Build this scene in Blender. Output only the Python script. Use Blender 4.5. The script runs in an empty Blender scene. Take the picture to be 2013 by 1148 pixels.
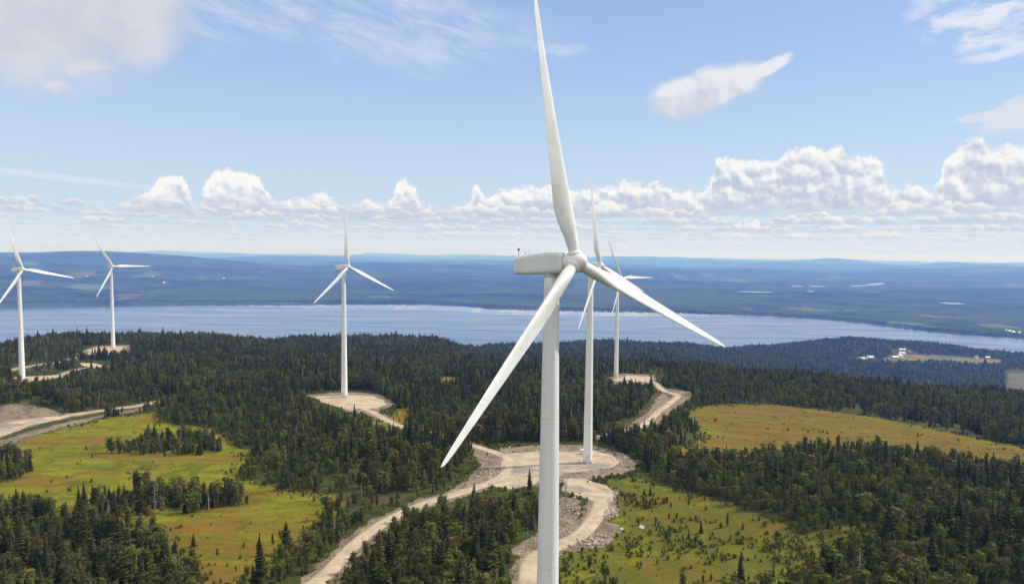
import bpy, math, random
import numpy as np
from mathutils import Matrix, Vector

# ------------------------------------------------------------------ camera
RAD = math.radians
sc = bpy.context.scene
COL = sc.collection
F_PX, PW, PH = 1342.0, 2013.0, 1148.0           # focal length and photo size in photo pixels
PITCH, ROLL = math.atan(79 / F_PX), RAD(0.55)
Fv = np.array([0, math.cos(PITCH), -math.sin(PITCH)])
R0 = np.array([1.0, 0, 0]); U0 = np.cross(R0, Fv)
Rv = math.cos(ROLL) * R0 + math.sin(ROLL) * U0
Uv = -math.sin(ROLL) * R0 + math.cos(ROLL) * U0
cam = bpy.data.cameras.new('camera')
cam_o = bpy.data.objects.new('camera', cam); COL.objects.link(cam_o)
cam.sensor_width = 36.0; cam.sensor_fit = 'HORIZONTAL'
cam.lens = 36.0 * F_PX / PW
cam.clip_start = 1.0; cam.clip_end = 400000.0
cam_o.matrix_world = Matrix(((Rv[0], Uv[0], -Fv[0], 0), (Rv[1], Uv[1], -Fv[1], 0),
                             (Rv[2], Uv[2], -Fv[2], 0), (0, 0, 0, 1)))
sc.camera = cam_o

def ray(px, py):
    px = np.asarray(px, float); py = np.asarray(py, float)
    return (Fv[None] + ((px.reshape(-1, 1) - PW / 2) / F_PX) * Rv[None]
            - ((py.reshape(-1, 1) - PH / 2) / F_PX) * Uv[None])

def project(x, y, z):
    d = x * Fv[0] + y * Fv[1] + z * Fv[2]
    return (PW / 2 + F_PX * (x * Rv[0] + y * Rv[1] + z * Rv[2]) / d,
            PH / 2 - F_PX * (x * Uv[0] + y * Uv[1] + z * Uv[2]) / d)

def ae(px, py):                                  # azimuth (from +y towards +x) and elevation of a direction
    r = ray(px, py)[0]
    return math.atan2(r[0], r[1]), math.asin(r[2] / np.linalg.norm(r))

# ------------------------------------------------------------------ sun, exposure
SUN_AZ, SUN_EL = RAD(74), RAD(40)                # azimuth from the view direction towards the right
sun = bpy.data.lights.new('sun', 'SUN'); sun.energy = 4.0; sun.angle = RAD(0.5); sun.color = (1.0, 0.95, 0.87)
sun_o = bpy.data.objects.new('sun', sun); COL.objects.link(sun_o)
sd = Vector((math.sin(SUN_AZ) * math.cos(SUN_EL), math.cos(SUN_AZ) * math.cos(SUN_EL), math.sin(SUN_EL)))
sun_o.rotation_euler = sd.to_track_quat('Z', 'Y').to_euler()
sc.view_settings.view_transform = 'Standard'; sc.view_settings.look = 'None'
sc.view_settings.gamma = 1.0; sc.view_settings.exposure = 0.0; sc.view_settings.use_curve_mapping = False
sc.cycles.use_denoising = True
sc.cycles.max_bounces = 5; sc.cycles.diffuse_bounces = 2; sc.cycles.glossy_bounces = 2
sc.cycles.volume_bounces = 1; sc.cycles.transmission_bounces = 2
sc.cycles.volume_max_steps = 64
sc.render.film_transparent = False

# ------------------------------------------------------------------ node helper
class NT:
    def __init__(s, tree):
        s.t = tree; s.n = tree.nodes; s.l = tree.links
    def put(s, sock, v):
        if v is None: return
        if hasattr(v, 'is_linked') or isinstance(v, bpy.types.NodeSocket): s.l.new(v, sock)
        else:
            try: sock.default_value = v
            except Exception: sock.default_value = tuple(v)
    def math(s, op, a, b=None, c=None, clamp=False):
        n = s.n.new('ShaderNodeMath'); n.operation = op; n.use_clamp = clamp
        for i, v in enumerate((a, b, c)):
            if v is not None: s.put(n.inputs[i], v)
        return n.outputs[0]
    def vm(s, op, a, b=None, c=None, out=0):
        n = s.n.new('ShaderNodeVectorMath'); n.operation = op
        for i, v in enumerate((a, b, c)):
            if v is not None: s.put(n.inputs[i], v)
        return n.outputs[out]
    def xyz(s, x, y, z=0.0):
        n = s.n.new('ShaderNodeCombineXYZ')
        for i, v in enumerate((x, y, z)): s.put(n.inputs[i], v)
        return n.outputs[0]
    def sep(s, v):
        n = s.n.new('ShaderNodeSeparateXYZ'); s.put(n.inputs[0], v); return n.outputs
    def noise(s, vec, scale=1.0, detail=4.0, rough=0.5, dist=0.0, lac=2.0, dim='3D', col=False):
        n = s.n.new('ShaderNodeTexNoise'); n.noise_dimensions = dim
        s.put(n.inputs['Vector'], vec); s.put(n.inputs['Scale'], scale); s.put(n.inputs['Detail'], detail)
        s.put(n.inputs['Roughness'], rough); s.put(n.inputs['Distortion'], dist); s.put(n.inputs['Lacunarity'], lac)
        return n.outputs[1 if col else 0]
    def ss(s, v, a, b, lo=0.0, hi=1.0):
        n = s.n.new('ShaderNodeMapRange'); n.interpolation_type = 'SMOOTHSTEP'
        for i, k in enumerate((v, a, b, lo, hi)): s.put(n.inputs[i], k)
        return n.outputs[0]
    def mix(s, f, a, b, mode='MIX'):
        n = s.n.new('ShaderNodeMix'); n.data_type = 'RGBA'; n.blend_type = mode
        s.put(n.inputs[0], f); s.put(n.inputs[6], a); s.put(n.inputs[7], b); return n.outputs[2]
    def attr(s, name):
        n = s.n.new('ShaderNodeAttribute'); n.attribute_name = name; return n.outputs['Fac']
    def curve(s, v, pts):
        n = s.n.new('ShaderNodeFloatCurve'); s.put(n.inputs['Value'], v)
        c = n.mapping.curves[0]; n.mapping.use_clip = False
        pts = sorted(pts)
        while len(c.points) < len(pts): c.points.new(0.5, 0.5)
        for p, q in zip(c.points, pts): p.location = q; p.handle_type = 'AUTO_CLAMPED'
        n.mapping.update(); return n.outputs[0]

# ------------------------------------------------------------------ world: sky texture with clouds by direction
W = bpy.data.worlds.new('World'); sc.world = W; W.use_nodes = True
w = NT(W.node_tree); w.n.clear()
K = 1.0 / 0.1                                     # background strength is 0.1
sky = w.n.new('ShaderNodeTexSky'); sky.sky_type = 'NISHITA'; sky.sun_disc = False
sky.sun_elevation = SUN_EL; sky.sun_rotation = SUN_AZ; sky.altitude = 800
sky.air_density = 1.0; sky.dust_density = 0.6; sky.ozone_density = 1.5
tc = w.n.new('ShaderNodeTexCoord'); dirv = tc.outputs['Generated']
dx, dy, dz = w.sep(dirv)
A = w.math('ARCTAN2', dx, dy); E = w.math('ARCSINE', dz)
P = w.xyz(A, E, 0.0)
skycol = w.mix(1.0, sky.outputs[0], (1.0, 1.0, 1.0, 1), 'MULTIPLY')
def c255(r, g, b, k=K):
    f = lambda v: ((v / 255 + 0.055) / 1.055) ** 2.4 if v > 10 else v / 255 / 12.92
    return (f(r) * k, f(g) * k, f(b) * k, 1)
AMIN, AMAX = -0.70, 0.70
def cloud_bank(tops, base_px, amp=0.0075, seed=0.0, scale=55.0, lobe=None, base2=None):
    """cumulus row: top profile over azimuth, flat base; returns alpha, light amount"""
    an = w.math('DIVIDE', w.math('SUBTRACT', A, AMIN), AMAX - AMIN)
    nz = w.noise(w.vm('ADD', P, (seed, seed * 0.7, 0)), scale, 5.0, 0.55, col=True)
    off = w.vm('MULTIPLY', w.vm('SUBTRACT', nz, (0.5, 0.5, 0.5)), (amp * 3, amp * 2.2, 0))
    fine = w.noise(w.vm('ADD', P, (seed, 3.0, 0)), scale * 3.2, 4.0, 0.6)
    Pd = w.vm('ADD', P, off); ax, ex, _ = w.sep(Pd)
    an = w.math('DIVIDE', w.math('SUBTRACT', ax, AMIN), AMAX - AMIN)
    pts = []; 
    for px, py in tops:
        a, e = ae(px, py); pts.append(((a - AMIN) / (AMAX - AMIN), e * 4))
    T = w.math('DIVIDE', w.curve(an, pts), 4.0)
    if lobe: T = w.math('ADD', T, w.math('MULTIPLY', w.math('SUBTRACT', 0.42, lobe), amp * 1.9))
    hgt = w.math('SUBTRACT', w.math('ADD', T, w.math('MULTIPLY', w.math('SUBTRACT', fine, 0.5), amp * 1.3)), ex)
    alpha = w.ss(hgt, -0.0018, 0.0046)
    # base
    b = w.math('ADD', E, w.math('MULTIPLY', w.math('SUBTRACT', fine, 0.5), 0.004))
    b = w.math('ADD', b, w.ss(A, ae(900, 400)[0], ae(1350, 400)[0], 0.0, 0.0) if base2 is None else w.ss(A, ae(1000, 400)[0], ae(1350, 400)[0], (base2 - base_px) / F_PX, 0.0))
    ab = w.ss(b, ae(1006, base_px + 10)[1], ae(1006, base_px - 6)[1])
    alpha = w.math('MULTIPLY', alpha, ab)
    return alpha, hgt, nz, fine, ab
def lobes(scale, seed, smooth=0.45, warp=0.35):
    v = w.vm('ADD', P, (seed, seed * 1.7, 0))
    wn_ = w.noise(v, scale * 1.3, 3.0, 0.55, col=True)
    v2 = w.vm('ADD', v, w.vm('MULTIPLY', w.vm('SUBTRACT', wn_, (0.5, 0.5, 0.5)), (warp / scale, warp / scale, 0)))
    n = w.n.new('ShaderNodeTexVoronoi'); n.voronoi_dimensions = '2D'; n.feature = 'SMOOTH_F1'
    w.put(n.inputs['Vector'], v2); n.inputs['Scale'].default_value = scale; n.inputs['Smoothness'].default_value = smooth
    d = w.vm('SUBTRACT', v2, n.outputs['Position'])
    lit = w.math('MULTIPLY', w.vm('DOT_PRODUCT', d, (0.55, 0.84, 0), out=1), scale)
    return n.outputs['Distance'], lit
def billow(scale, seed, dvec=(0.006, 0.006, 0)):
    n1 = w.noise(w.vm('ADD', P, (seed, 0, 0)), scale, 2.5, 0.45)
    n2 = w.noise(w.vm('ADD', P, (seed + dvec[0], dvec[1], 0)), scale, 2.5, 0.45)
    return w.math('SUBTRACT', n1, n2)
# far, low bands of small cumulus: a layer seen edge on
ec = w.math('MAXIMUM', E, 0.001)
lay = w.math('DIVIDE', 1.0, w.math('ADD', ec, 0.045))
PL = w.xyz(w.math('MULTIPLY', A, 13.0), w.math('MULTIPLY', lay, 0.95), 1.7)
n_l = w.noise(PL, 1.35, 6.0, 0.62, 0.15)
n_l2 = w.noise(w.vm('ADD', PL, (0.14, -0.20, 0)), 1.35, 6.0, 0.62, 0.15)
cover = w.ss(E, ae(1006, 395)[1], ae(1006, 445)[1])
right = w.ss(A, ae(150, 400)[0], ae(1500, 400)[0], 0.0, 0.10)
lo_a = w.math('MULTIPLY', w.ss(w.math('ADD', n_l, right), 0.42, 0.62), w.math('MULTIPLY', cover, 0.55))
lo_l = w.ss(w.math('SUBTRACT', n_l, n_l2), -0.10, 0.17)
lo_c = w.mix(lo_l, c255(190, 204, 226), c255(250, 246, 238))
# horizon haze of the sky itself
hz = w.ss(E, ae(1006, 432)[1], ae(1006, 497)[1])
veil = w.mix(w.ss(E, ae(1006, 40)[1], ae(1006, 430)[1]), c255(172, 205, 250), c255(208, 228, 248))
col = w.mix(w.ss(E, 0.55, 0.15, 0.45, 0.80), skycol, veil)
# high thin streaks, top left
Pr = w.vm('ADD', P, (0, 0, 0))
rx = w.math('ADD', w.math('MULTIPLY', A, 14.0), w.math('MULTIPLY', E, 16.0))
ry = w.math('ADD', w.math('MULTIPLY', E, 46.0), w.math('MULTIPLY', A, 7.0))
st1 = w.noise(w.xyz(rx, ry, 4.0), 1.1, 7.0, 0.66, 0.3)
st2 = w.noise(P, 13.0, 4.0, 0.6)
st = w.math('ADD', w.math('MULTIPLY', st1, 0.6), w.math('MULTIPLY', st2, 0.4))
def ell(px, py, rx_, ry_, rot=0.0, amp=0.0, s=20.0):
    a, e = ae(px, py)
    v = w.vm('SUBTRACT', P, (a, e, 0))
    if amp:
        nz = w.noise(w.vm('ADD', P, (px * .01, 0, 0)), s, 5.0, 0.55, col=True)
        v = w.vm('ADD', v, w.vm('MULTIPLY', w.vm('SUBTRACT', nz, (0.5, 0.5, 0.5)), (amp, amp, 0)))
    c, s_ = math.cos(RAD(rot)), math.sin(RAD(rot))
    u = w.vm('DOT_PRODUCT', v, (c / (rx_ / F_PX), s_ / (rx_ / F_PX), 0), out=1)
    k = w.vm('DOT_PRODUCT', v, (-s_ / (ry_ / F_PX), c / (ry_ / F_PX), 0), out=1)
    return w.math('SUBTRACT', 1.0, w.math('SQRT', w.math('ADD', w.math('MULTIPLY', u, u), w.math('MULTIPLY', k, k))))
m1 = w.ss(ell(600, 5, 560, 105, -5, 0.12, 9.0), 0.0, 0.55)
ci = w.math('MULTIPLY', w.ss(st, 0.36, 0.66), m1)
col = w.mix(w.math('MULTIPLY', ci, 0.70), col, c255(216, 224, 243))
m2 = w.ss(ell(1960, 35, 150, 62, -15, 0.12, 14.0), 0.0, 0.5)
wi = w.noise(w.xyz(w.math('MULTIPLY', A, 10.0), w.math('MULTIPLY', E, 22.0), 9.0), 1.6, 7.0, 0.62, 0.4)
m2b = w.ss(ell(1985, 98, 85, 16, 12, 0.06, 16.0), 0.0, 0.6)
m2 = w.math('MAXIMUM', w.math('MULTIPLY', m2, w.ss(wi, 0.40, 0.62)), w.math('MULTIPLY', m2b, 0.8))
col = w.mix(w.math('MULTIPLY', m2, 0.85), col, c255(235, 238, 246))
m3 = w.ss(ell(1110, 95, 80, 22, -8, 0.06, 16.0), 0.0, 0.8)
col = w.mix(w.math('MULTIPLY', m3, 0.4), col, c255(220, 228, 243))
# contrail
m4 = w.ss(ell(120, 349, 210, 8, -4.0, 0.004, 30.0), 0.0, 0.7)
col = w.mix(w.math('MULTIPLY', m4, 0.65), col, c255(222, 231, 243))
# soft grey cloud in the top left corner
g1 = w.math('MAXIMUM', ell(40, -10, 230, 150, 0, 0.10, 11.0), ell(215, 20, 150, 95, 0, 0.10, 13.0))
g1 = w.math('MAXIMUM', g1, w.math('SUBTRACT', ell(170, 135, 60, 22, 10, 0.06, 18.0), 0.18))
g1 = w.math('MAXIMUM', g1, w.math('SUBTRACT', ell(115, 175, 60, 22, -25, 0.06, 18.0), 0.42))
ga = w.ss(g1, -0.05, 0.55)
gs = w.noise(P, 9.0, 5.0, 0.55)
col = w.mix(w.math('MULTIPLY', ga, 0.93), col, w.mix(w.ss(gs, 0.35, 0.62), c255(206, 208, 219), c255(224, 223, 229)))
# the lone lens-shaped cloud, right
g2 = w.math('MAXIMUM', ell(1385, 178, 122, 42, 13, 0.026, 22.0), ell(1508, 136, 54, 15, 26, 0.018, 26.0))
ga2 = w.ss(g2, -0.04, 0.34)
sh2 = w.math('ADD', w.ss(E, ae(1400, 225)[1], ae(1400, 150)[1]), w.math('MULTIPLY', billow(26.0, 5.0), 3.0))
col = w.mix(w.math('MULTIPLY', ga2, 0.93), col, w.mix(w.ss(sh2, 0.0, 1.0), c255(208, 213, 227), c255(238, 237, 241)))
g3 = w.math('MAXIMUM', ell(2020, 215, 75, 28, 20, 0.05, 20.0), ell(1940, 233, 50, 9, 5, 0.03, 22.0))
col = w.mix(w.math('MULTIPLY', w.ss(g3, 0.0, 0.4), 0.8), col, c255(225, 227, 237))
# rows of cumulus
tops1 = [(-40, 398), (0, 398), (40, 404), (70, 425), (120, 436), (160, 416), (200, 404), (250, 396), (285, 384), (305, 364), (318, 342), (346, 342), (362, 366),
         (380, 388), (390, 420), (397, 385), (408, 360), (430, 334), (462, 334), (492, 338), (520, 366), (540, 398), (565, 392), (600, 386),
         (640, 386), (675, 402), (720, 398), (765, 400), (775, 358), (795, 352), (815, 372), (828, 402), (880, 412), (922, 400), (940, 366), (955, 392), (975, 372), (1000, 372),
         (1050, 366), (1150, 372), (1200, 368), (1245, 358), (1290, 364), (1340, 374), (1392, 366), (1406, 314), (1450, 312), (1515, 318),
         (1540, 304), (1590, 288), (1625, 302), (1652, 284), (1672, 312), (1705, 310), (1738, 332), (1752, 376), (1795, 364), (1832, 380),
         (1846, 335), (1880, 290), (1922, 270), (1950, 292), (1985, 284), (2030, 292), (2100, 330)]
lb1, ll1 = lobes(22.0, 3.0, 0.6, 0.75)
lb2, ll2 = lobes(68.0, 8.0, 0.55, 0.9)
a1, h1, nz1, f1, ab1 = cloud_bank(tops1, 416, 0.0075, 0.0, 55.0, w.math('ADD', w.math('MULTIPLY', lb1, 0.6), w.math('MULTIPLY', lb2, 0.4)), 436)
bl = w.math('ADD', w.math('MULTIPLY', ll1, 0.40), w.math('MULTIPLY', billow(60.0, 4.0, (0.004, 0.006, 0)), 1.6)); bf = w.math('MULTIPLY', ll2, 0.30)
rim = w.ss(h1, 0.0, 0.030, 1.0, 0.0)
left = w.ss(A, ae(1250, 400)[0], ae(300, 400)[0], 0.0, 0.35)
body = w.math('ADD', bl, bf)
lit = w.math('ADD', w.math('ADD', w.math('MULTIPLY', rim, 0.50), body), w.math('ADD', 0.38, left))
lit = w.math('MULTIPLY', lit, w.ss(E, ae(1006, 430)[1], ae(1006, 372)[1], 0.35, 1.0))
cc = w.mix(w.ss(lit, 0.0, 1.05), c255(194, 202, 223), c255(253, 251, 249))
col = w.mix(w.math('MULTIPLY', a1, 0.95), col, cc)
# low bands in front of the cumulus feet
col = w.mix(lo_a, col, lo_c)
def row(base_px, h_px, freq, seed, lscale, thr, strength):
    """a farther row of small flat based cumulus"""
    be = w.math('ADD', ae(1006, base_px)[1], w.math('MULTIPLY', w.math('SUBTRACT', w.noise(w.xyz(w.math('MULTIPLY', A, 9.0), seed * 2.0, 0.0), 1.0, 3.0, 0.6), 0.5), h_px / F_PX * 1.1))
    lb, ll = lobes(lscale, seed, 0.4, 0.5)
    nt = w.noise(w.xyz(w.math('ADD', w.math('MULTIPLY', A, freq), seed * 3.1), w.math('MULTIPLY', E, freq * 0.6), seed), 1.0, 4.0, 0.6)
    T_ = w.math('MULTIPLY', w.math('MAXIMUM', w.math('SUBTRACT', w.math('ADD', nt, w.math('MULTIPLY', right, 0.5)), thr), 0.0), h_px / F_PX * 5.5)
    T_ = w.math('ADD', T_, w.math('MULTIPLY', w.math('SUBTRACT', 0.40, lb), h_px / F_PX * 0.55))
    hh = w.math('SUBTRACT', w.math('ADD', T_, be), E)
    al = w.math('MULTIPLY', w.ss(hh, -0.0012, 0.0034), w.ss(w.math('SUBTRACT', E, be), -0.0022, 0.0022))
    li = w.math('ADD', w.math('ADD', w.math('MULTIPLY', ll, 0.55), w.ss(w.math('SUBTRACT', E, be), 0.0, h_px / F_PX, 0.0, 0.75)), w.ss(hh, 0.0, 0.005, 0.35, 0.0))
    return w.math('MULTIPLY', al, strength), w.mix(w.ss(li, 0.0, 0.85), c255(198, 210, 228), c255(252, 247, 239))
for args in ((480, 7, 34.0, 5.0, 150.0, 0.44, 0.45), (468, 11, 27.0, 11.0, 115.0, 0.44, 0.65), (455, 16, 20.0, 17.0, 88.0, 0.45, 0.8), (441, 22, 15.0, 23.0, 66.0, 0.45, 0.85), (427, 24, 12.0, 31.0, 54.0, 0.47, 0.85)):
    ra, rc_ = row(*args); col = w.mix(ra, col, rc_)
stk = w.noise(w.xyz(w.math('MULTIPLY', A, 7.0), w.math('MULTIPLY', E, 150.0), 2.0), 1.5, 5.0, 0.6, 0.3)
col = w.mix(w.math('MULTIPLY', hz, w.ss(stk, 0.2, 0.7, 0.55, 0.92)), col, c255(226, 231, 238))
# unseen bright cloud added overhead and behind the viewer to fill shaded sides
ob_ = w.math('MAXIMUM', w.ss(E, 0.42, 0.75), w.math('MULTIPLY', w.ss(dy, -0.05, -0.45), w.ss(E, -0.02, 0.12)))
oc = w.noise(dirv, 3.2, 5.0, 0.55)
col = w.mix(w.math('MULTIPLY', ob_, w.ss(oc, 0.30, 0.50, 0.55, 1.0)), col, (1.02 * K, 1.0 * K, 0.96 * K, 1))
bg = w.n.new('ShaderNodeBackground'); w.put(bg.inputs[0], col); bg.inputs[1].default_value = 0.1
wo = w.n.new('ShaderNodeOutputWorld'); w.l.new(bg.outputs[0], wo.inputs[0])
W.cycles.sampling_method = 'MANUAL'; W.cycles.sample_map_resolution = 256

# ------------------------------------------------------------------ tagging helpers
def tag(o, label=None, cat=None, group=None, kind=None):
    if label: o['label'] = label
    if cat: o['category'] = cat
    if group: o['group'] = group
    if kind: o['kind'] = kind
    return o
def empty(name, loc=(0, 0, 0), rz=0.0):
    o = bpy.data.objects.new(name, None); COL.objects.link(o); o.location = loc; o.rotation_euler = (0, 0, rz)
    o.empty_display_size = 0.5
    return o
def mesh_obj(name, verts, faces, mat, parent=None, smooth=False, link=True):
    me = bpy.data.meshes.new(name); me.from_pydata([tuple(map(float, v)) for v in verts], [], [tuple(f) for f in faces])
    if mat: me.materials.append(mat)
    if smooth: me.polygons.foreach_set('use_smooth', [True] * len(me.polygons))
    me.update()
    o = bpy.data.objects.new(name, me)
    if link: COL.objects.link(o)
    if parent: o.parent = parent
    return o
class MB:
    def __init__(s): s.v = []; s.f = []
    def add(s, vs, fs):
        n = len(s.v); s.v += [tuple(v) for v in vs]; s.f += [tuple(i + n for i in f) for f in fs]
    def box(s, c, d, m=None):
        x, y, z = c; a, b, h = d[0] / 2, d[1] / 2, d[2] / 2
        vs = [(x + i * a, y + j * b, z + k * h) for k in (-1, 1) for j in (-1, 1) for i in (-1, 1)]
        s.add(vs, [(0, 2, 3, 1), (4, 5, 7, 6), (0, 1, 5, 4), (2, 6, 7, 3), (0, 4, 6, 2), (1, 3, 7, 5)])
    def loft(s, rings, cap=True):
        n = len(rings[0]); base = len(s.v)
        for r in rings: s.v += [tuple(p) for p in r]
        for i in range(len(rings) - 1):
            for j in range(n):
                a = base + i * n + j; b = base + i * n + (j + 1) % n
                s.f.append((a, b, b + n, a + n))
        if cap:
            s.f.append(tuple(base + j for j in range(n))[::-1]); s.f.append(tuple(base + (len(rings) - 1) * n + j for j in range(n)))
    def tube(s, pts, rad, n=10):
        rings = []
        for i, p in enumerate(pts):
            p = Vector(p); q = Vector(pts[min(i + 1, len(pts) - 1)]) - Vector(pts[max(i - 1, 0)])
            q.normalize(); u = q.orthogonal().normalized(); v = q.cross(u)
            r = rad[i] if hasattr(rad, '__len__') else rad
            rings.append([p + (u * math.cos(t) + v * math.sin(t)) * r for t in [2 * math.pi * k / n for k in range(n)]])
        s.loft(rings)
    def build(s, name, mat, parent=None, smooth=False): return mesh_obj(name, s.v, s.f, mat, parent, smooth)

def material(name):
    m = bpy.data.materials.new(name); m.use_nodes = True
    t = NT(m.node_tree); b = m.node_tree.nodes['Principled BSDF']
    b.inputs['Roughness'].default_value = 0.9; b.inputs['Specular IOR Level'].default_value = 0.25
    return m, t, b
def simple_mat(name, ca, cb, scale=1.0, rough=0.8, coord='Object', spec=0.25, detail=5.0, stretch=(1, 1, 1)):
    m, t, b = material(name)
    co = t.n.new('ShaderNodeTexCoord').outputs[coord]
    n = t.noise(t.vm('MULTIPLY', co, stretch), scale, detail, 0.6)
    t.put(b.inputs['Base Color'], t.mix(t.ss(n, 0.35, 0.65), (*ca, 1), (*cb, 1)))
    b.inputs['Roughness'].default_value = rough; b.inputs['Specular IOR Level'].default_value = spec
    return m

# ------------------------------------------------------------------ terrain function
def _hash(ix, iy, s):
    h = (ix * 374761393 + iy * 668265263 + s * 1274126177) & 0x7fffffff
    h = (h ^ (h >> 13)) * 1274126177 & 0x7fffffff
    return ((h ^ (h >> 16)) & 0xffff) / 65535.0
def vnoise(x, y, s=0):
    ix = np.floor(x).astype(np.int64); iy = np.floor(y).astype(np.int64); fx = x - ix; fy = y - iy
    fx = fx * fx * (3 - 2 * fx); fy = fy * fy * (3 - 2 * fy)
    a = _hash(ix, iy, s); b = _hash(ix + 1, iy, s); c = _hash(ix, iy + 1, s); d = _hash(ix + 1, iy + 1, s)
    return (a * (1 - fx) + b * fx) * (1 - fy) + (c * (1 - fx) + d * fx) * fy - 0.5
def fbm(x, y, s=0, o=4):
    r = 0; a = 1.0
    for k in range(o): r = r + a * vnoise(x * 2 ** k + 13.7 * k, y * 2 ** k - 7.1 * k, s + k); a *= 0.5
    return r

LAKE = -500.0
# profiles: photo column -> [(forward distance, height)]
NEAR = [(30, -100), (100, -101), (210, -103)]
COLS = {
    -300: NEAR + [(300, -110), (480, -114), (615, -122), (820, -126), (1000, -165), (1500, -290), (2200, -430), (2900, -512)],
    0: NEAR + [(300, -109), (400, -112), (484, -112), (601, -118), (760, -122), (900, -136), (1050, -165), (1500, -290), (2200, -430), (2900, -512)],
    53: NEAR + [(300, -109), (400, -112), (484, -112), (601, -119.3), (760, -122), (960, -130), (1100, -150), (1500, -280), (2200, -430), (2900, -512)],
    225: NEAR + [(300, -108), (400, -111), (484, -112), (600, -119), (740, -127), (876, -129.6), (1000, -134), (1100, -145), (1500, -270), (2200, -430), (2900, -512)],
    420: NEAR + [(300, -107), (400, -111), (484, -114), (600, -120), (800, -126), (1000, -138), (1150, -152), (1500, -260), (2200, -430), (2900, -512)],
    560: NEAR + [(300, -107), (400, -109), (506, -113), (700, -124), (900, -142), (1150, -162), (1500, -196), (1750, -240), (2200, -400), (2900, -512)],
    683: NEAR + [(300, -106), (400, -108), (480, -110), (506, -110.4), (530, -111), (700, -126), (900, -145), (1150, -166), (1500, -198), (1750, -240), (2200, -400), (2900, -512)],
    870: NEAR + [(300, -105), (400, -108), (506, -116), (620, -125), (700, -128), (900, -145), (1200, -172), (1500, -202), (1750, -240), (2200, -400), (2900, -512)],
    960: NEAR + [(300, -105), (350, -107.5), (506, -117), (700, -126), (850, -138), (1050, -180), (1400, -245), (1900, -266), (2100, -300), (2400, -400), (2900, -512)],
    1160: NEAR + [(300, -104.5), (349, -107.8), (450, -115), (600, -123), (711, -129), (850, -136), (1050, -185), (1400, -250), (1900, -270), (2300, -296), (2500, -350), (3000, -512)],
    1230: NEAR + [(300, -104.5), (349, -107.8), (450, -116), (600, -124), (711, -130.7), (850, -137), (1050, -180), (1400, -255), (1900, -280), (2300, -302), (2500, -350), (3000, -512)],
    1350: NEAR + [(300, -105), (380, -110), (450, -117), (600, -126), (711, -134), (850, -141), (1050, -190), (1500, -290), (2000, -310), (2500, -335), (2800, -400), (3300, -512)],
    1500: NEAR + [(270, -102), (380, -112), (430, -119), (520, -123), (650, -130), (860, -151), (1050, -210), (1500, -320), (2000, -350), (2600, -378), (2900, -400), (3200, -440), (3600, -512)],
    1700: NEAR + [(250, -98), (300, -97), (350, -110), (410, -119), (500, -123), (650, -134), (840, -157), (1050, -230), (1500, -345), (2000, -385), (2500, -412), (2900, -418), (3300, -397), (3500, -430), (3900, -512)],
    1850: NEAR + [(250, -99), (300, -100), (360, -114), (425, -120), (520, -127), (650, -137), (820, -161), (1050, -250), (1500, -355), (2000, -395), (2500, -418), (2900, -424), (3250, -432), (3450, -455), (3800, -512)],
    2013: NEAR + [(250, -99), (300, -103), (370, -114), (430, -121), (520, -131), (650, -144), (800, -163), (1050, -260), (1500, -365), (2000, -392), (2500, -440), (2900, -462), (3300, -480), (3600, -510)],
    2400: NEAR + [(250, -99), (300, -103), (370, -114), (430, -121), (520, -131), (650, -144), (800, -166), (1050, -260), (1500, -365), (2000, -392), (2500, -440), (2900, -462), (3300, -480), (3600, -510)],
}
SHORE = [(-300, 5300), (0, 5520), (150, 5650), (400, 6000), (600, 6150), (850, 6250), (910, 6120), (960, 5850), (1100, 5700), (1300, 5620), (1500, 5420), (1620, 5160), (1700, 4890),
         (1800, 4470), (1900, 4210), (2013, 4060), (2400, 3700)]
def px2az(px): return math.atan((px - PW / 2) / F_PX)
R_AX = np.exp(np.linspace(math.log(25), math.log(5000), 260))
az_c = np.array([px2az(k) for k in COLS])
prof = []
for k, a in zip(COLS, az_c):
    d = np.array([p[0] for p in COLS[k]]) / math.cos(a); z = np.array([p[1] for p in COLS[k]], float)
    d = np.append(d, [d[-1] * 1.1, 5000]); z = np.append(z, [-530, -540])
    v = np.interp(np.log(R_AX), np.log(d), z)
    for _ in range(3): v[1:-1] = 0.25 * v[:-2] + 0.5 * v[1:-1] + 0.25 * v[2:]
    prof.append(v)
prof = np.array(prof)
AZF = np.linspace(az_c[0], az_c[-1], 300)
PF = np.empty((300, 260))
for j in range(260): PF[:, j] = np.interp(AZF, az_c, prof[:, j])
for _ in range(14): PF[1:-1] = 0.25 * PF[:-2] + 0.5 * PF[1:-1] + 0.25 * PF[2:]
SH_AZ = np.array([px2az(p) for p, _ in SHORE]); SH_R = np.array([1.03 * d / math.cos(px2az(p)) for p, d in SHORE])
def shore_r(az): return np.interp(az, SH_AZ, SH_R) * (1 + 0.006 * vnoise(az * 90, az * 0, 5) + 0.004 * vnoise(az * 300, az * 0, 6))
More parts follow.
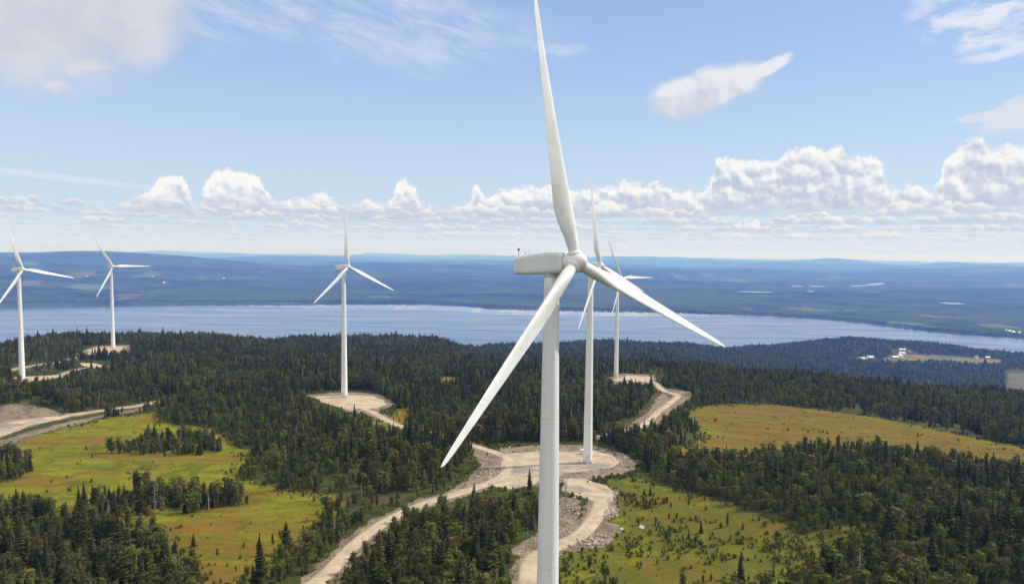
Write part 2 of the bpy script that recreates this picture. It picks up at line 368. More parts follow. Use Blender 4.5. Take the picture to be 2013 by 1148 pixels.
def far_h(az, r, x, y):
    sr = shore_r(az); t = r - sr
    z = LAKE - 25 + 32 * np.clip((t + 40) / 80, 0, 1) + 45 * np.clip(t / 2500, 0, 1)
    # long hill, left
    azl = np.interp(az, [px2az(p) for p in (-400, 0, 120, 260, 420, 640, 900, 1300)], [1, 1.0, .97, .86, .64, .36, .15, 0])
    z = z + 300 * azl * np.exp(-((r - 14500) / 4600) ** 2)
    far = np.clip((r - 9000) / 16000, 0, 1)
    ridge = fbm(x / 9000 + 3, y / 5200, 11, 4)
    z = z + np.clip((t - 300) / 4000, 0, 1) * (60 + 330 * far) * (np.abs(ridge) * 1.5 - 0.12)
    z = z + 26 * np.clip(t / 1500, 0, 1) * fbm(x / 1500, y / 900, 21, 3)
    # distant uplands
    z = z + 290 * np.exp(-((r - 58000) / 15000) ** 2) * np.clip(0.62 + 0.9 * fbm(az * 9, r / 26000, 31, 4), 0, 1.4) * np.interp(az, [-0.65, -0.1, 0.3, 0.65], [1.15, 1.0, 0.62, 0.5])
    return z
def terrain(x, y):
    x = np.asarray(x, float); y = np.asarray(y, float)
    r = np.hypot(x, y); az = np.arctan2(x, y)
    azc = np.clip(az, AZF[0], AZF[-1])
    i = (azc - AZF[0]) / (AZF[-1] - AZF[0]) * 299; i0 = np.clip(i.astype(int), 0, 298); fi = i - i0
    j = (np.log(np.maximum(r, 25.0)) - math.log(25)) / (math.log(5000) - math.log(25)) * 259
    j0 = np.clip(j.astype(int), 0, 258); fj = np.clip(j - j0, 0, 1)
    z = (PF[i0, j0] * (1 - fj) + PF[i0, j0 + 1] * fj) * (1 - fi) + (PF[i0 + 1, j0] * (1 - fj) + PF[i0 + 1, j0 + 1] * fj) * fi
    z = z + 1.0 * fbm(x / 60, y / 60, 1, 2) * np.clip((r - 60) / 200, 0, 1) + np.clip((r - 900) / 500, 0, 1) * (z > -505) * 14 * fbm(x / 260, y / 260, 3, 3)
    # spoil heap at the quarry, left
    z = z + (13.0 + 5 * fbm(x / 7, y / 7, 8, 3)) * np.exp(-((x + 352) / 44) ** 4 - ((y - 462) / 13) ** 2)
    zf = far_h(az, r, x, y)
    z = np.where(r > 4200, np.where(zf > z, zf, z), np.maximum(z, np.where(r > 3600, zf, -1e9)))
    return z - r * r / 14.9e6 * np.clip((r - 6000) / 10000, 0, 1)
def hit(px, py, far=60000):
    """photo pixels -> ground points"""
    d = ray(px, py); n = len(d); out = np.zeros((n, 3))
    ts = np.exp(np.linspace(math.log(60), math.log(far), 2600))
    for k in range(n):
        P_ = d[k][None] * ts[:, None]; g = terrain(P_[:, 0], P_[:, 1]); dd = P_[:, 2] - g
        idx = np.where(dd < 0)[0]
        if len(idx) == 0: out[k] = P_[-1]; continue
        i = max(idx[0], 1); f = dd[i - 1] / (dd[i - 1] - dd[i] + 1e-12)
        t = ts[i - 1] + f * (ts[i] - ts[i - 1]); out[k] = d[k] * t
    return out
def hit_poly(pts): a = np.array(pts, float); return hit(a[:, 0], a[:, 1])[:, :2]
def inside(poly, x, y):
    c = np.zeros(x.shape, bool); n = len(poly)
    x0, y0 = poly.min(0); x1, y1 = poly.max(0)
    m = (x >= x0) & (x <= x1) & (y >= y0) & (y <= y1)
    if not m.any(): return c
    xs, ys = x[m], y[m]; cc = np.zeros(xs.shape, bool)
    for i in range(n):
        a, b = poly[i], poly[(i + 1) % n]
        k = (a[1] > ys) != (b[1] > ys)
        cc ^= k & (xs < (b[0] - a[0]) * (ys - a[1]) / (b[1] - a[1] + 1e-12) + a[0])
    c[m] = cc
    return c
def polydist(poly, x, y, closed=True):
    d = np.full(x.shape, 1e9); n = len(poly)
    for i in range(n if closed else n - 1):
        a, b = poly[i], poly[(i + 1) % n]; ab = b - a
        t = np.clip(((x - a[0]) * ab[0] + (y - a[1]) * ab[1]) / (ab @ ab + 1e-9), 0, 1)
        d = np.minimum(d, np.hypot(x - a[0] - t * ab[0], y - a[1] - t * ab[1]))
    return d
def soft_inside(poly, x, y, wdt):
    x0, y0 = poly.min(0) - wdt * 3; x1, y1 = poly.max(0) + wdt * 3
    out = np.zeros(x.shape); m = (x > x0) & (x < x1) & (y > y0) & (y < y1)
    if not m.any(): return out
    xs, ys = x[m], y[m]; d = polydist(poly, xs, ys); d = np.where(inside(poly, xs, ys), d, -d)
    d = d + wdt * 1.6 * fbm(xs / (wdt * 3), ys / (wdt * 3), 41, 3)
    out[m] = np.clip(d / wdt * 0.5 + 0.5, 0, 1)
    return out

# ------------------------------------------------------------------ layout (traced on the ground)
BOGS = [
    [(-80, 890), (60, 856), (150, 835), (240, 816), (300, 810), (335, 834), (420, 840), (468, 866), (500, 905), (470, 935), (560, 962),
     (650, 978), (668, 1000), (600, 1060), (540, 1100), (480, 1150), (420, 1210), (395, 1130), (330, 1080), (250, 1040), (150, 1020), (60, 1010), (-80, 1000)],
    [(1335, 812), (1370, 797), (1450, 794), (1550, 797), (1650, 810), (1740, 822), (1850, 845), (1930, 862), (2013, 878), (2120, 895), (2120, 950), (2013, 930), (1900, 912),
     (1800, 888), (1700, 876), (1600, 884), (1500, 892), (1430, 896), (1350, 902), (1300, 895), (1330, 880), (1375, 860), (1355, 835)],
    [(1165, 940), (1240, 930), (1330, 955), (1430, 985), (1520, 1015), (1600, 1050), (1650, 1085), (1600, 1115), (1560, 1140), (1480, 1170), (1350, 1190),
     (1220, 1240), (1105, 1240), (1108, 1110), (1130, 1078), (1185, 1062), (1192, 1025), (1195, 985)],
    [(1500, 1060), (1640, 1030), (1700, 1050), (1640, 1090), (1520, 1100)],
    [(848, 752), (872, 738), (905, 742), (915, 756), (862, 762)],
    [(735, 838), (780, 806), (806, 803), (800, 830), (765, 845)],
]
ISLES = [
    [(-80, 905), (20, 893), (62, 905), (66, 930), (30, 945), (-80, 962)],
    [(195, 892), (240, 878), (300, 866), (350, 858), (420, 866), (436, 888), (380, 897), (300, 896), (255, 892)],
    [(140, 1012), (190, 985), (290, 968), (400, 968), (480, 978), (492, 988), (440, 1004), (330, 1012), (250, 1030), (180, 1040)],
    [(1290, 870), (1300, 820), (1340, 825), (1372, 845), (1340, 868)],
]
PADS = {
    'pad_b': [(995, 892), (1060, 886), (1130, 888), (1165, 885), (1200, 893), (1226, 907), (1212, 918), (1170, 925), (1120, 930), (1080, 941), (1040, 957), (1000, 962), (965, 957), (982, 930), (984, 908)],
    'pad_d': [(612, 779), (650, 778), (690, 776), (735, 779), (757, 788), (760, 796), (740, 803), (705, 803), (690, 808), (655, 798), (630, 790)],
    'pad_c': [(1205, 745), (1222, 741), (1234, 738), (1283, 741), (1286, 752), (1240, 752), (1210, 750)],
    'pad_e': [(170, 688), (190, 682), (225, 681), (250, 681), (250, 688), (225, 693), (180, 698)],
    'pad_f': [(25, 742), (50, 740), (75, 739), (118, 737), (125, 741), (80, 748), (50, 752), (28, 748)],
    'pad_f2': [(155, 713), (185, 714), (218, 720), (205, 727), (180, 724), (160, 719)],
    'turn': [(1105, 940), (1150, 940), (1195, 955), (1210, 970), (1204, 990), (1160, 985), (1105, 965)],
    'bulge': [(1178, 990), (1200, 994), (1208, 1008), (1195, 1014), (1175, 1008)],
    'quarry_floor': [(-80, 848), (0, 832), (60, 822), (118, 818), (130, 822), (60, 838), (0, 860), (-80, 890)],
}
ROADS = {
    'main': ([(560, 1190), (640, 1130), (700, 1068), (760, 1025), (830, 992), (900, 970), (960, 950), (1000, 930)], 6.0),
    'main2': ([(975, 945), (1000, 922), (995, 900), (955, 884), (905, 868), (860, 856), (815, 846), (772, 832), (735, 812), (700, 798)], 5.2),
    'right': ([(1150, 958), (1180, 968), (1182, 990), (1168, 1020), (1140, 1052), (1085, 1078), (1045, 1105), (1038, 1190)], 6.6),
    'c': ([(1180, 860), (1225, 850), (1268, 833), (1300, 805), (1330, 782), (1330, 776), (1305, 768), (1285, 752), (1262, 747)], 5.6),
    'left': ([(-80, 890), (0, 853), (60, 834), (130, 818), (200, 807), (265, 799), (300, 792), (340, 784)], 5.4),
    'ef': ([(20, 728), (70, 718), (120, 712), (160, 701), (185, 692)], 5.0),
    'ef2': ([(110, 741), (150, 727), (180, 722)], 5.0),
}
RUBBLE = [
    [(925, 885), (960, 890), (985, 905), (980, 930), (945, 950), (900, 968), (870, 972), (915, 945), (945, 915)],
    [(1180, 1020), (1215, 1030), (1225, 1045), (1190, 1072), (1130, 1085), (1110, 1080), (1150, 1050)],
    [(1104, 975), (1140, 985), (1145, 1010), (1120, 1045), (1080, 1068), (1020, 1090), (990, 1085), (1050, 1055), (1085, 1020)],
    [(1235, 838), (1275, 808), (1290, 782), (1305, 772), (1320, 785), (1290, 812), (1262, 836)],
    [(1310, 764), (1360, 770), (1360, 780), (1330, 800), (1290, 836), (1265, 838), (1310, 800), (1335, 778)],
    [(-80, 800), (0, 796), (60, 797), (110, 808), (130, 818), (60, 832), (-80, 860)],
    [(-80, 905), (0, 866), (60, 846), (140, 828), (220, 812), (290, 800), (290, 806), (200, 822), (120, 842), (60, 858), (0, 880), (-80, 925)],
    [(600, 777), (660, 771), (745, 775), (775, 792), (765, 802), (720, 812), (690, 812)],
    [(560, 1190), (690, 1062), (760, 1012), (840, 980), (850, 986), (770, 1034), (710, 1088), (650, 1165), (630, 1190)],
    [(985, 880), (1060, 874), (1170, 876), (1225, 890), (1252, 912), (1238, 930), (1150, 945), (1100, 950), (1000, 962), (960, 950)],
    [(1198, 742), (1225, 734), (1288, 737), (1290, 756), (1210, 755)],
    [(160, 690), (190, 680), (255, 678), (255, 690), (225, 698), (175, 700)],
    [(1180, 960), (1215, 965), (1212, 1000), (1200, 1020), (1172, 1012), (1195, 980)],
]
CLEAR = [  # further open ground around the gravel, no tall trees
    [(596, 784), (600, 802), (690, 838), (770, 866), (795, 858), (780, 800), (740, 770), (610, 770)],
    [(1190, 765), (1300, 772), (1300, 735), (1195, 732)],
    [(150, 704), (260, 700), (262, 674), (160, 680)],
    [(20, 765), (135, 755), (135, 730), (20, 732)],
    [(145, 735), (225, 735), (225, 708), (150, 708)],
    [(930, 880), (1000, 870), (1180, 868), (1265, 905), (1250, 935), (1160, 950), (1215, 1040), (1150, 1100), (1000, 1190), (1030, 1080), (1090, 1000), (1000, 965), (900, 985), (860, 980)],
    [(1215, 850), (1270, 852), (1330, 812), (1370, 780), (1330, 762), (1290, 765), (1270, 800)],
    [(560, 1200), (680, 1075), (800, 1005), (880, 975), (890, 988), (800, 1022), (720, 1080), (650, 1200)],
    [(-80, 910), (0, 875), (150, 838), (300, 800), (280, 794), (130, 812), (60, 795), (-80, 795)],
    [(1750, 700), (1752, 685), (1795, 687), (1800, 698)],
    [(870, 992), (940, 972), (1000, 962), (1062, 968), (1062, 1000), (1000, 1004), (900, 1018)],
    [(1975, 728), (2080, 728), (2080, 775), (1975, 775)],
]
FARM = [[(1735, 705), (1750, 700), (1800, 697), (1850, 699), (1905, 702), (1968, 707), (1968, 717), (1900, 715), (1800, 713), (1740, 713)],
        [(1665, 703), (1700, 701), (1718, 704), (1700, 709), (1665, 707)]]
CUT = [[(1978, 732), (2080, 732), (2080, 772), (1978, 772)], [(1990, 708), (2060, 705), (2060, 722), (1995, 720)]]
BOGS_W = [hit_poly(p) for p in BOGS]; ISLES_W = [hit_poly(p) for p in ISLES]
PADS_W = {k: hit_poly(p) for k, p in PADS.items()}; RUB_W = [hit_poly(p) for p in RUBBLE]; CLEAR_W = [hit_poly(p) for p in CLEAR]
FARM_W = [hit_poly(p) for p in FARM]; CUT_W = [hit_poly(p) for p in CUT]
def smooth_line(pts, step=2.0):
    P_ = np.array(pts); n = len(P_); out = []
    for i in range(n - 1):
        p0, p1, p2, p3 = P_[max(i - 1, 0)], P_[i], P_[i + 1], P_[min(i + 2, n - 1)]
        k = max(2, int(np.linalg.norm(p2 - p1) / step))
        for t in np.arange(k) / k:
            out.append(0.5 * (2 * p1 + (p2 - p0) * t + (2 * p0 - 5 * p1 + 4 * p2 - p3) * t ** 2 + (3 * p1 - p0 - 3 * p2 + p3) * t ** 3))
    out.append(P_[-1]); return np.array(out)
ROADS_W = {k: (smooth_line(hit_poly(p)), wd) for k, (p, wd) in ROADS.items()}

# field and clearing patches far across the lake: (px, py, rx, ry, kind) kind 0 tan, 1 green
FPATCH = [(165, 541, 38, 3, 0), (60, 556, 30, 3, 0), (285, 542, 26, 2.5, 0), (180, 566, 60, 4, 1), (262, 582, 32, 4, 0), (400, 546, 16, 2, 0), (465, 547, 55, 2, 0), (325, 556, 6, 1.6, 0), (635, 557, 6, 1.5, 0),
          (515, 534, 10, 3, 0), (600, 517, 14, 2, 0), (1335, 543, 26, 3, 0), (1390, 541, 16, 2.5, 0), (1300, 524, 20, 2, 0), (1470, 607, 14, 3, 0), (1560, 605, 40, 2.5, 0), (1630, 610, 60, 3, 1),
          (1820, 620, 50, 2.5, 0), (1760, 636, 60, 4, 1), (1700, 573, 28, 2, 0), (1640, 545, 25, 3, 0), (1900, 535, 30, 2, 0), (1960, 640, 30, 3, 1), (1850, 587, 10, 2, 0), (1025, 598, 12, 2, 0), (1990, 560, 20, 2, 0),
          (560, 601, 18, 1.2, 1), (750, 583, 40, 2, 1), (1450, 552, 30, 3, 0), (560, 547, 4, 1.2, 0), (60, 520, 18, 3, 1)]

# ------------------------------------------------------------------ ground mesh (polar sheet)
def azs():
    fine = np.linspace(-0.70, 0.70, 1050)
    l = np.linspace(-math.pi, -0.70, 60)[:-1]; r_ = np.linspace(0.70, math.pi, 60)[1:]
    return np.concatenate([l, fine, r_])
AZ = azs()
RR = np.concatenate([np.linspace(1.0, 100, 14)[:-1], np.exp(np.linspace(math.log(100), math.log(1200), 560))[:-1],
                     np.exp(np.linspace(math.log(1200), math.log(4300), 190))[:-1], np.exp(np.linspace(math.log(4300), math.log(95000), 420))])
GA, GR = np.meshgrid(AZ, RR, indexing='ij')
GX = GR * np.sin(GA); GY = GR * np.cos(GA); gx = GX.ravel(); gy = GY.ravel()
gz = terrain(gx, gy)
rub = np.zeros(gx.shape); bog = np.zeros(gx.shape); field = np.zeros(gx.shape); fgreen = np.zeros(gx.shape)
for p in RUB_W: rub = np.maximum(rub, soft_inside(p, gx, gy, 1.6))
for k, (ln, wd) in ROADS_W.items():
    x0, y0 = ln.min(0) - 20; x1, y1 = ln.max(0) + 20
    m = (gx > x0) & (gx < x1) & (gy > y0) & (gy < y1)
    d = polydist(ln[::3], gx[m], gy[m], False) + 3.0 * fbm(gx[m] / 5, gy[m] / 5, 43, 3)
    rub[m] = np.maximum(rub[m], np.clip((wd * 0.5 + 3.4 - d) / 1.5, 0, 1))
for i, p in enumerate(BOGS_W): bog = np.maximum(bog, soft_inside(p, gx, gy, 6.0))
dry = np.zeros(gx.shape); m_ = inside(BOGS_W[1], gx, gy); dry[m_] = np.clip((polydist(BOGS_W[1], gx[m_], gy[m_]) + 16 * fbm(gx[m_] / 30, gy[m_] / 18, 81, 3)) / 22, 0, 1)
for p in FARM_W: field = np.maximum(field, soft_inside(p, gx, gy, 8.0))
for p in CUT_W: rub = np.maximum(rub, 0.47 * soft_inside(p, gx, gy, 8.0))
fh = hit([f[0] for f in FPATCH], [f[1] for f in FPATCH])
for (px, py, rx_, ry_, kd), c in zip(FPATCH, fh):
    rr = math.hypot(c[0], c[1]); az0 = math.atan2(c[0], c[1]); dep = max(-c[2], 60)
    dr = ry_ / F_PX * rr * rr / dep; da = rx_ / F_PX
    da_ = (GA.ravel() - az0 + 0.25 * da * vnoise(gx / 400, gy / 400, 51)) / da; dr_ = (gr_ := GR.ravel() - rr + 0.6 * dr * fbm(gx / 500, gy / 500, 52, 3)) / dr
    hy = np.hypot(da_, dr_); q = np.where(hy < 1.6, np.clip((1 - hy) * 2.0 + 2.6 * fbm(gx / (0.35 * da * rr), gy / (0.9 * dr), 53, 3), 0, 1), 0) * 0.62
    if kd: fgreen = np.maximum(fgreen, q)
    else: field = np.maximum(field, q)
na, nr = GA.shape
idx = np.arange(na * nr).reshape(na, nr)
quads = np.stack([idx[:-1, :-1], idx[1:, :-1], idx[1:, 1:], idx[:-1, 1:]], -1).reshape(-1, 4)[:, ::-1]
def fast_mesh(name, verts, quads, attrs=None, smooth=True):
    me = bpy.data.meshes.new(name); nv, nf = len(verts), len(quads)
    me.vertices.add(nv); me.vertices.foreach_set('co', np.asarray(verts, np.float32).ravel())
    me.loops.add(nf * 4); me.loops.foreach_set('vertex_index', quads.astype(np.int32).ravel())
    me.polygons.add(nf); me.polygons.foreach_set('loop_start', np.arange(0, nf * 4, 4, dtype=np.int32))
    me.polygons.foreach_set('loop_total', np.full(nf, 4, np.int32))
    if smooth: me.polygons.foreach_set('use_smooth', np.ones(nf, bool))
    me.update(calc_edges=True)
    for k, v in (attrs or {}).items():
        a = me.attributes.new(k, 'FLOAT', 'POINT'); a.data.foreach_set('value', v.astype(np.float32))
    return me

# ground material
gm, t, b = material('forest_floor')
pos = t.n.new('ShaderNodeNewGeometry').outputs['Position']
rad = t.vm('LENGTH', pos, out=1)
n1 = t.noise(pos, 0.02, 5, 0.6); n2 = t.noise(pos, 0.35, 6, 0.65); n3 = t.noise(pos, 1.8, 4, 0.7)
floor = t.mix(t.ss(n2, 0.35, 0.65), (0.035, 0.042, 0.010, 1), (0.085, 0.092, 0.018, 1))
floor = t.mix(t.ss(n1, 0.5, 0.7), floor, (0.10, 0.085, 0.045, 1))
# bog: yellow green with rusty bands
bs = t.noise(t.vm('MULTIPLY', pos, (0.012, 0.03, 0.02)), 1.0, 6, 0.6, 0.6)
bs2 = t.noise(t.vm('MULTIPLY', pos, (0.03, 0.10, 0.1)), 1.3, 7, 0.68, 0.8)
bc = t.mix(t.ss(bs2, 0.3, 0.7), (0.105, 0.118, 0.010, 1), (0.275, 0.240, 0.018, 1))
bc = t.mix(t.ss(bs, 0.46, 0.60), bc, t.mix(bs2, (0.12, 0.075, 0.012, 1), (0.27, 0.155, 0.03, 1)))
bc = t.mix(t.math('MULTIPLY', t.ss(t.noise(pos, 0.055, 6, 0.70, 0.8), 0.50, 0.64), 0.80), bc, (0.080, 0.092, 0.012, 1))
bc = t.mix(t.math('MULTIPLY', t.ss(n3, 0.45, 0.7), 0.45), bc, (0.09, 0.105, 0.012, 1))
# rubble: brown grey stones
vo = t.n.new('ShaderNodeTexVoronoi'); t.put(vo.inputs['Vector'], pos); vo.inputs['Scale'].default_value = 0.9
r1 = t.noise(pos, 0.12, 6, 0.7)
rc = t.mix(t.ss(r1, 0.35, 0.62), (0.10, 0.068, 0.045, 1), (0.27, 0.195, 0.135, 1))
rc = t.mix(t.ss(n3, 0.5, 0.62), rc, (0.42, 0.35, 0.27, 1))
rc = t.mix(t.math('MULTIPLY', t.ss(vo.outputs['Color'], 0.5, 0.9), 0.5), rc, (0.11, 0.10, 0.095, 1))
# far forest across the water
f1_ = t.noise(t.vm('MULTIPLY', pos, (0.0006, 0.0012, 0.001)), 1.0, 8, 0.68)
f2_ = t.noise(t.vm('MULTIPLY', pos, (0.004, 0.006, 0.004)), 1.0, 6, 0.7)
fc = t.mix(t.ss(f2_, 0.38, 0.60), (0.006, 0.014, 0.008, 1), (0.040, 0.058, 0.024, 1))
fc = t.mix(t.math('MULTIPLY', t.ss(f1_, 0.42, 0.62), 0.8), fc, (0.065, 0.085, 0.030, 1))
cl_ = t.noise(t.vm('MULTIPLY', pos, (0.0016, 0.0034, 0.002)), 1.0, 4, 0.5, 0.4)
fc = t.mix(t.math('MULTIPLY', t.ss(cl_, 0.655, 0.70), 0.7), fc, (0.12, 0.105, 0.06, 1))
g = t.mix(t.ss(rad, 3300.0, 3900.0), floor, fc)
bdry = t.attr('dry')
bs3 = t.noise(t.vm('MULTIPLY', pos, (0.035, 0.16, 0.1)), 1.0, 6, 0.65, 1.6)
bc = t.mix(t.math('MULTIPLY', bdry, 0.85), bc, t.mix(t.ss(bs3, 0.35, 0.65), (0.095, 0.075, 0.013, 1), (0.215, 0.125, 0.026, 1)))
tuft = t.noise(t.vm('MULTIPLY', pos, (0.5, 1.2, 0.5)), 1.0, 5, 0.75)
bc = t.mix(t.math('MULTIPLY', t.ss(tuft, 0.52, 0.70), 0.45), bc, (0.055, 0.062, 0.008, 1))
bc = t.mix(t.math('MULTIPLY', t.ss(tuft, 0.46, 0.30), 0.35), bc, (0.34, 0.30, 0.06, 1))
bc = t.mix(t.math('MULTIPLY', t.attr('moss'), t.ss(t.noise(pos, 0.07, 6, 0.7, 0.4), 0.38, 0.60, 0.25, 0.85)), bc, t.mix(tuft, (0.045, 0.060, 0.008, 1), (0.16, 0.15, 0.03, 1)))
g = t.mix(t.math('MULTIPLY', t.ss(t.attr('bog'), 0.35, 0.75), 1.0), g, bc)
g = t.mix(t.ss(t.attr('rub'), 0.3, 0.7), g, rc)
fld = t.mix(t.ss(t.noise(pos, 0.012, 3, 0.6), 0.42, 0.6), (0.10, 0.13, 0.035, 1), (0.22, 0.14, 0.065, 1))
g = t.mix(t.ss(t.attr('field'), 0.15, 0.95), g, fld)
g = t.mix(t.math('MULTIPLY', t.ss(t.attr('fgreen'), 0.2, 0.9), 0.8), g, (0.15, 0.22, 0.06, 1))
t.put(b.inputs['Base Color'], g)
b.inputs['Specular IOR Level'].default_value = 0.03
bp = t.n.new('ShaderNodeBump'); bp.inputs['Strength'].default_value = 0.7; bp.inputs['Distance'].default_value = 0.5
t.put(bp.inputs['Height'], t.math('ADD', n3, t.math('MULTIPLY', n2, 2.0))); t.put(b.inputs['Normal'], bp.outputs[0])
gme = fast_mesh('ground', np.stack([gx, gy, gz], -1), quads, dict(bog=bog * (1 - rub), rub=rub, field=field, fgreen=fgreen, dry=dry, moss=np.maximum(soft_inside(BOGS_W[2], gx, gy, 5.0), soft_inside(BOGS_W[3], gx, gy, 5.0))))
gme.materials.append(gm)
ground = bpy.data.objects.new('ground', gme); COL.objects.link(ground); tag(ground, kind='structure')

# ------------------------------------------------------------------ lake
wm, t, b = material('lake_water')
pos = t.n.new('ShaderNodeNewGeometry').outputs['Position']
wn = t.noise(t.vm('MULTIPLY', pos, (0.10, 0.25, 0.1)), 1.0, 4, 0.6)
wl = t.noise(t.vm('MULTIPLY', pos, (0.0007, 0.0035, 0.001)), 1.0, 5, 0.6, 0.6)
b.inputs['Base Color'].default_value = (0.03, 0.07, 0.18, 1); b.inputs['IOR'].default_value = 1.333
b.inputs['Specular IOR Level'].default_value = 0.5
ruf = t.math('SUBTRACT', 1.0, t.attr('calm'))
ws = t.noise(t.vm('MULTIPLY', pos, (0.0012, 0.009, 0.001)), 1.0, 6, 0.65, 0.8)
t.put(b.inputs['Roughness'], t.math('MULTIPLY', ruf, t.ss(ws, 0.35, 0.68, 0.10, 0.26)))
bp = t.n.new('ShaderNodeBump'); bp.inputs['Distance'].default_value = 0.35; t.put(bp.inputs['Strength'], t.math('MULTIPLY', ruf, t.ss(ws, 0.30, 0.70, 0.60, 0.95)))
t.put(bp.inputs['Height'], wn); t.put(b.inputs['Normal'], bp.outputs[0])
la_ = np.linspace(-0.80, 0.80, 260); lr_ = np.concatenate([np.linspace(1500, 4200, 12)[:-1], np.linspace(4200, 8200, 160)])
LA, LR = np.meshgrid(la_, lr_, indexing='ij'); lx = (LR * np.sin(LA)).ravel(); ly = (LR * np.cos(LA)).ravel()
sd_ = (shore_r(LA) - LR).ravel()
wid_ = np.interp(LA.ravel(), [-0.65, -0.42, -0.30, 0.0, 0.2, 0.35, 0.6], [90, 160, 520, 680, 420, 160, 60])
calm = np.clip((wid_ * (1 + 0.5 * fbm(lx / 900, ly / 400, 93, 2)) - sd_) / 50, 0, 1) * (sd_ > -60)
li_ = np.arange(LA.size).reshape(LA.shape)
lq = np.stack([li_[:-1, :-1], li_[1:, :-1], li_[1:, 1:], li_[:-1, 1:]], -1).reshape(-1, 4)[:, ::-1]
lme = fast_mesh('lake', np.stack([lx, ly, np.full(lx.shape, LAKE)], -1), lq, dict(calm=calm)); lme.materials.append(wm)
lake = bpy.data.objects.new('lake', lme); COL.objects.link(lake); tag(lake, kind='structure')
# small waters far away
SMALL = [(1487, 575.5, 32, 1.3, 0), (1566, 563.5, 11, 1.2, 0), (1606, 564, 14, 1.3, 0), (1687, 563, 12, 1.4, 3), (1720, 560, 15, 2.2, 8), (1869, 597.5, 17, 1.5, 0), (1593, 574, 6, 1.2, 0)]
for (px, py, rx_, ry_, rot) in SMALL:
    tt = np.linspace(0, 2 * math.pi, 40)[:-1]
    wob = 1 + 0.22 * np.array([vnoise(np.array([math.cos(a) * 2 + px]), np.array([math.sin(a) * 2]), 3)[0] for a in tt])
    c = hit([px], [py])[0]
    rr = np.hypot(c[0], c[1]); dep = -c[2]
    u = np.array([c[1], -c[0]]) / rr; v = np.array([c[0], c[1]]) / rr
    la = rx_ / F_PX * rr; lb = ry_ / F_PX * rr * rr / dep
    skew = math.tan(RAD(rot)) * rr / dep
    q = [c[:2] + u * la * math.cos(a) * k + v * (lb * math.sin(a) * k + la * math.cos(a) * skew) for a, k in zip(tt, wob)]
    zs = terrain(np.array([p[0] for p in q]), np.array([p[1] for p in q]))
    z = float(zs.max()) + 4.0
    o = mesh_obj('lake', [(p[0], p[1], z) for p in q], [tuple(range(len(q)))[::-1]], wm); tag(o, kind='structure')

# ------------------------------------------------------------------ roads and pads
rm, t, b = material('gravel_road')
pos = t.n.new('ShaderNodeNewGeometry').outputs['Position']
uvn = t.n.new('ShaderNodeAttribute'); uvn.attribute_name = 'across'
n1 = t.noise(pos, 0.13, 8, 0.72, 0.6); n2 = t.noise(pos, 1.6, 5, 0.75)
rc = t.mix(t.ss(n1, 0.38, 0.62), (0.37, 0.275, 0.180, 1), (0.52, 0.415, 0.29, 1))
rc = t.mix(t.math('MULTIPLY', t.ss(n2, 0.5, 0.70), 0.55), rc, (0.24, 0.19, 0.13, 1))
ac = uvn.outputs['Fac']                            # 0 centre .. 1 edge
trk = t.math('SUBTRACT', t.ss(t.math('ABSOLUTE', t.math('SUBTRACT', ac, 0.42)), 0.0, 0.16, 1.0, 0.0), 0.0)
rc = t.mix(t.math('MULTIPLY', trk, 0.30), rc, (0.50, 0.42, 0.32, 1))
rc = t.mix(t.math('MULTIPLY', t.ss(ac, 0.72, 0.98), 0.6), rc, (0.26, 0.19, 0.12, 1))
dk = t.noise(t.vm('MULTIPLY', pos, (0.03, 0.05, 0.03)), 1.0, 5, 0.6, 0.8)
rc = t.mix(t.math('MULTIPLY', t.math('MULTIPLY', t.ss(dk, 0.50, 0.62), t.ss(t.attr('grey'), 0.2, 0.8)), 0.75), rc, (0.19, 0.175, 0.165, 1))
t.put(b.inputs['Base Color'], rc)
bp = t.n.new('ShaderNodeBump'); bp.inputs['Strength'].default_value = 0.4; bp.inputs['Distance'].default_value = 0.1
t.put(bp.inputs['Height'], n2); t.put(b.inputs['Normal'], bp.outputs[0])
def ribbon(name, line, width, lift):
    n = len(line); tan = np.gradient(line, axis=0); tan /= np.linalg.norm(tan, axis=1)[:, None] + 1e-9
    nor = np.stack([-tan[:, 1], tan[:, 0]], -1); m = 13
    q = np.linspace(-1, 1, m)
    s = np.arange(n) * 1.0
    wv = width / 2 * (1 + 0.10 * fbm(s / 7, s * 0 + width, 61, 3))
    wv2 = width / 2 * (1 + 0.10 * fbm(s / 7 + 50, s * 0 + width, 62, 3))
    wid = np.where(q[None] < 0, wv[:, None], wv2[:, None])
    X = line[:, 0:1] + nor[:, 0:1] * q[None] * wid; Y = line[:, 1:2] + nor[:, 1:2] * q[None] * wid
    Z = terrain(X, Y); Z = Z * 0.5 + Z[:, m // 2][:, None] * 0.5 + lift - 0.25 * np.abs(q[None]) ** 3
    ix = np.arange(n * m).reshape(n, m)
    qd = np.stack([ix[:-1, :-1], ix[1:, :-1], ix[1:, 1:], ix[:-1, 1:]], -1).reshape(-1, 4)
    ac_ = np.broadcast_to(np.abs(q)[None], X.shape).ravel()
    me = fast_mesh(name, np.stack([X.ravel(), Y.ravel(), Z.ravel()], -1), qd[:, ::-1], dict(across=ac_.copy(), grey=np.zeros(n * m)))
    me.materials.append(rm); o = bpy.data.objects.new(name, me); COL.objects.link(o); tag(o, kind='structure'); return o
